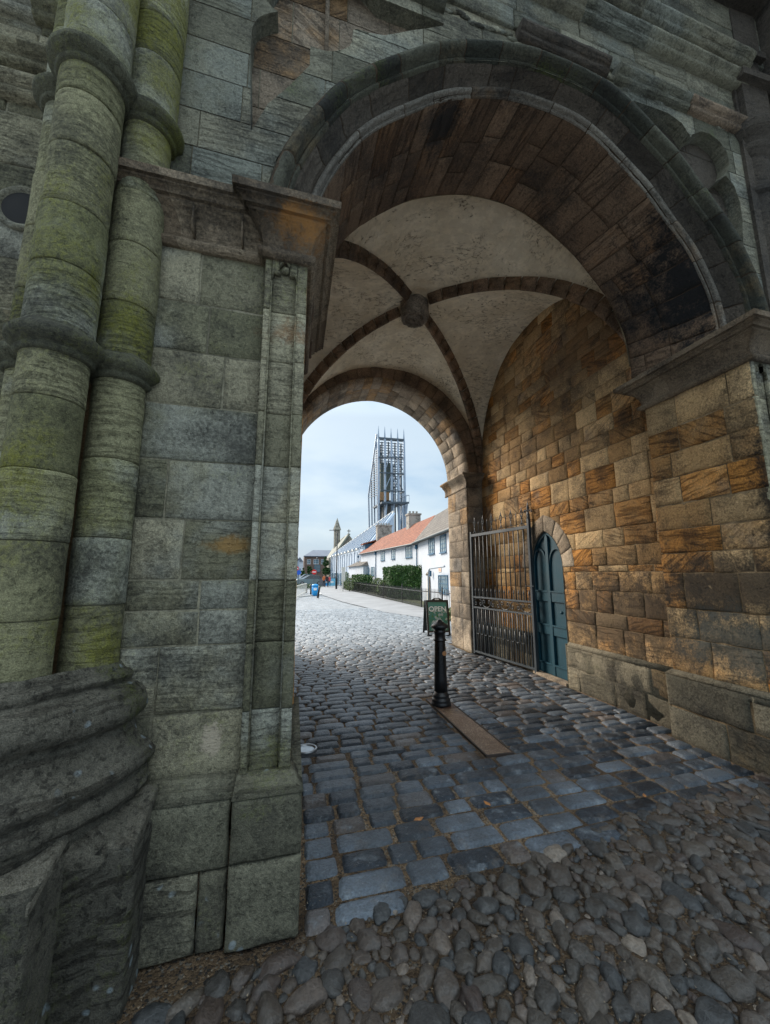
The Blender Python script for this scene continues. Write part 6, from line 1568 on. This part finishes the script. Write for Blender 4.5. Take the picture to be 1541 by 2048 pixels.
# ------------------------------------------------------------------ light, sky, output
SUN_EL, SUN_AZ = 30, -34          # azimuth measured from the passage axis, negative to the left
w = bpy.data.worlds.new('World'); sc.world = w; w.use_nodes = True; nt = w.node_tree; nt.nodes.clear()
out = nt.nodes.new('ShaderNodeOutputWorld'); bg = nt.nodes.new('ShaderNodeBackground'); nt.links.new(bg.outputs[0], out.inputs[0])
sky = nt.nodes.new('ShaderNodeTexSky'); sky.sky_type = 'NISHITA'; sky.sun_disc = False
sky.sun_elevation = rad(SUN_EL); sky.sun_rotation = rad(SUN_AZ); sky.air_density = 1.2; sky.dust_density = 2.5; sky.ozone_density = 1.5
tc = nt.nodes.new('ShaderNodeTexCoord'); mp = nt.nodes.new('ShaderNodeMapping'); mp.inputs['Scale'].default_value = (1, 1, 2.6); mp.inputs['Location'].default_value = (.35, .1, .35)
nt.links.new(tc.outputs['Generated'], mp.inputs[0])
nz1 = nt.nodes.new('ShaderNodeTexNoise'); nz1.inputs['Scale'].default_value = 2.6; nz1.inputs['Detail'].default_value = 6; nz1.inputs['Roughness'].default_value = .5; nt.links.new(mp.outputs[0], nz1.inputs['Vector'])
mr = nt.nodes.new('ShaderNodeMapRange'); mr.interpolation_type = 'SMOOTHSTEP'; mr.inputs[1].default_value = .34; mr.inputs[2].default_value = .62; mr.inputs[3].default_value = .0; mr.inputs[4].default_value = 1
nt.links.new(nz1.outputs['Fac'], mr.inputs[0])
cl_ = nt.nodes.new('ShaderNodeMix'); cl_.data_type = 'RGBA'; cl_.inputs[6].default_value = (CLOUD_LO[0], CLOUD_LO[1], CLOUD_LO[2], 1); cl_.inputs[7].default_value = (CLOUD_HI[0], CLOUD_HI[1], CLOUD_HI[2], 1)
nt.links.new(mr.outputs[0], cl_.inputs[0])
mx = nt.nodes.new('ShaderNodeMix'); mx.data_type = 'RGBA'; mx.inputs[0].default_value = .82
nt.links.new(sky.outputs[0], mx.inputs[6]); nt.links.new(cl_.outputs[2], mx.inputs[7]); nt.links.new(mx.outputs[2], bg.inputs[0])
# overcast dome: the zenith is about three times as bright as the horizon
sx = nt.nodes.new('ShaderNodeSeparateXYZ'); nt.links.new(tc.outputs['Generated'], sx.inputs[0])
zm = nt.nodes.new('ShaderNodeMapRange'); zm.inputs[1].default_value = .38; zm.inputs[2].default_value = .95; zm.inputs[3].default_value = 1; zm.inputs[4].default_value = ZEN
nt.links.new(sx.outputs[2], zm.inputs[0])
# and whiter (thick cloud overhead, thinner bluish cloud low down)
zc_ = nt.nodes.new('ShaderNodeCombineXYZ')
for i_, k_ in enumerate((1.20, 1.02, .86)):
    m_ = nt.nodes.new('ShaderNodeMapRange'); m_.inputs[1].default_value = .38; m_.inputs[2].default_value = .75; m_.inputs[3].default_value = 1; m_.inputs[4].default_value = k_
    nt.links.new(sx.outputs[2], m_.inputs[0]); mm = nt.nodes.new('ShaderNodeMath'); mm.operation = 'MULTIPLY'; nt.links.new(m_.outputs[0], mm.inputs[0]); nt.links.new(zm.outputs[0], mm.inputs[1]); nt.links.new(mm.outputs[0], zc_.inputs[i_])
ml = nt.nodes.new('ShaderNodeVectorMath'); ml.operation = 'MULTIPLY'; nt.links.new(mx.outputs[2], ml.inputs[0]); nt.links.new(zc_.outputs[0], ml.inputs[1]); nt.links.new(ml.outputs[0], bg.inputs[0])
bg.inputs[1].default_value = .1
sd = bpy.data.lights.new('sun', 'SUN'); sd.energy = 2.8; sd.angle = rad(24); sd.color = (1, .90, .78)
so = bpy.data.objects.new('sun', sd); COL.objects.link(so)
el, az = rad(SUN_EL), rad(SUN_AZ)
dv = Vector((math.sin(az) * math.cos(el), math.cos(az) * math.cos(el), math.sin(el)))
so.rotation_euler = dv.to_track_quat('Z', 'Y').to_euler(); so.location = dv * 30
sc.render.engine = 'CYCLES'
sc.cycles.max_bounces = 10; sc.cycles.diffuse_bounces = 7
sc.view_settings.view_transform = 'Standard'; sc.view_settings.look = 'None'; sc.view_settings.exposure = EXPO; sc.view_settings.gamma = 1
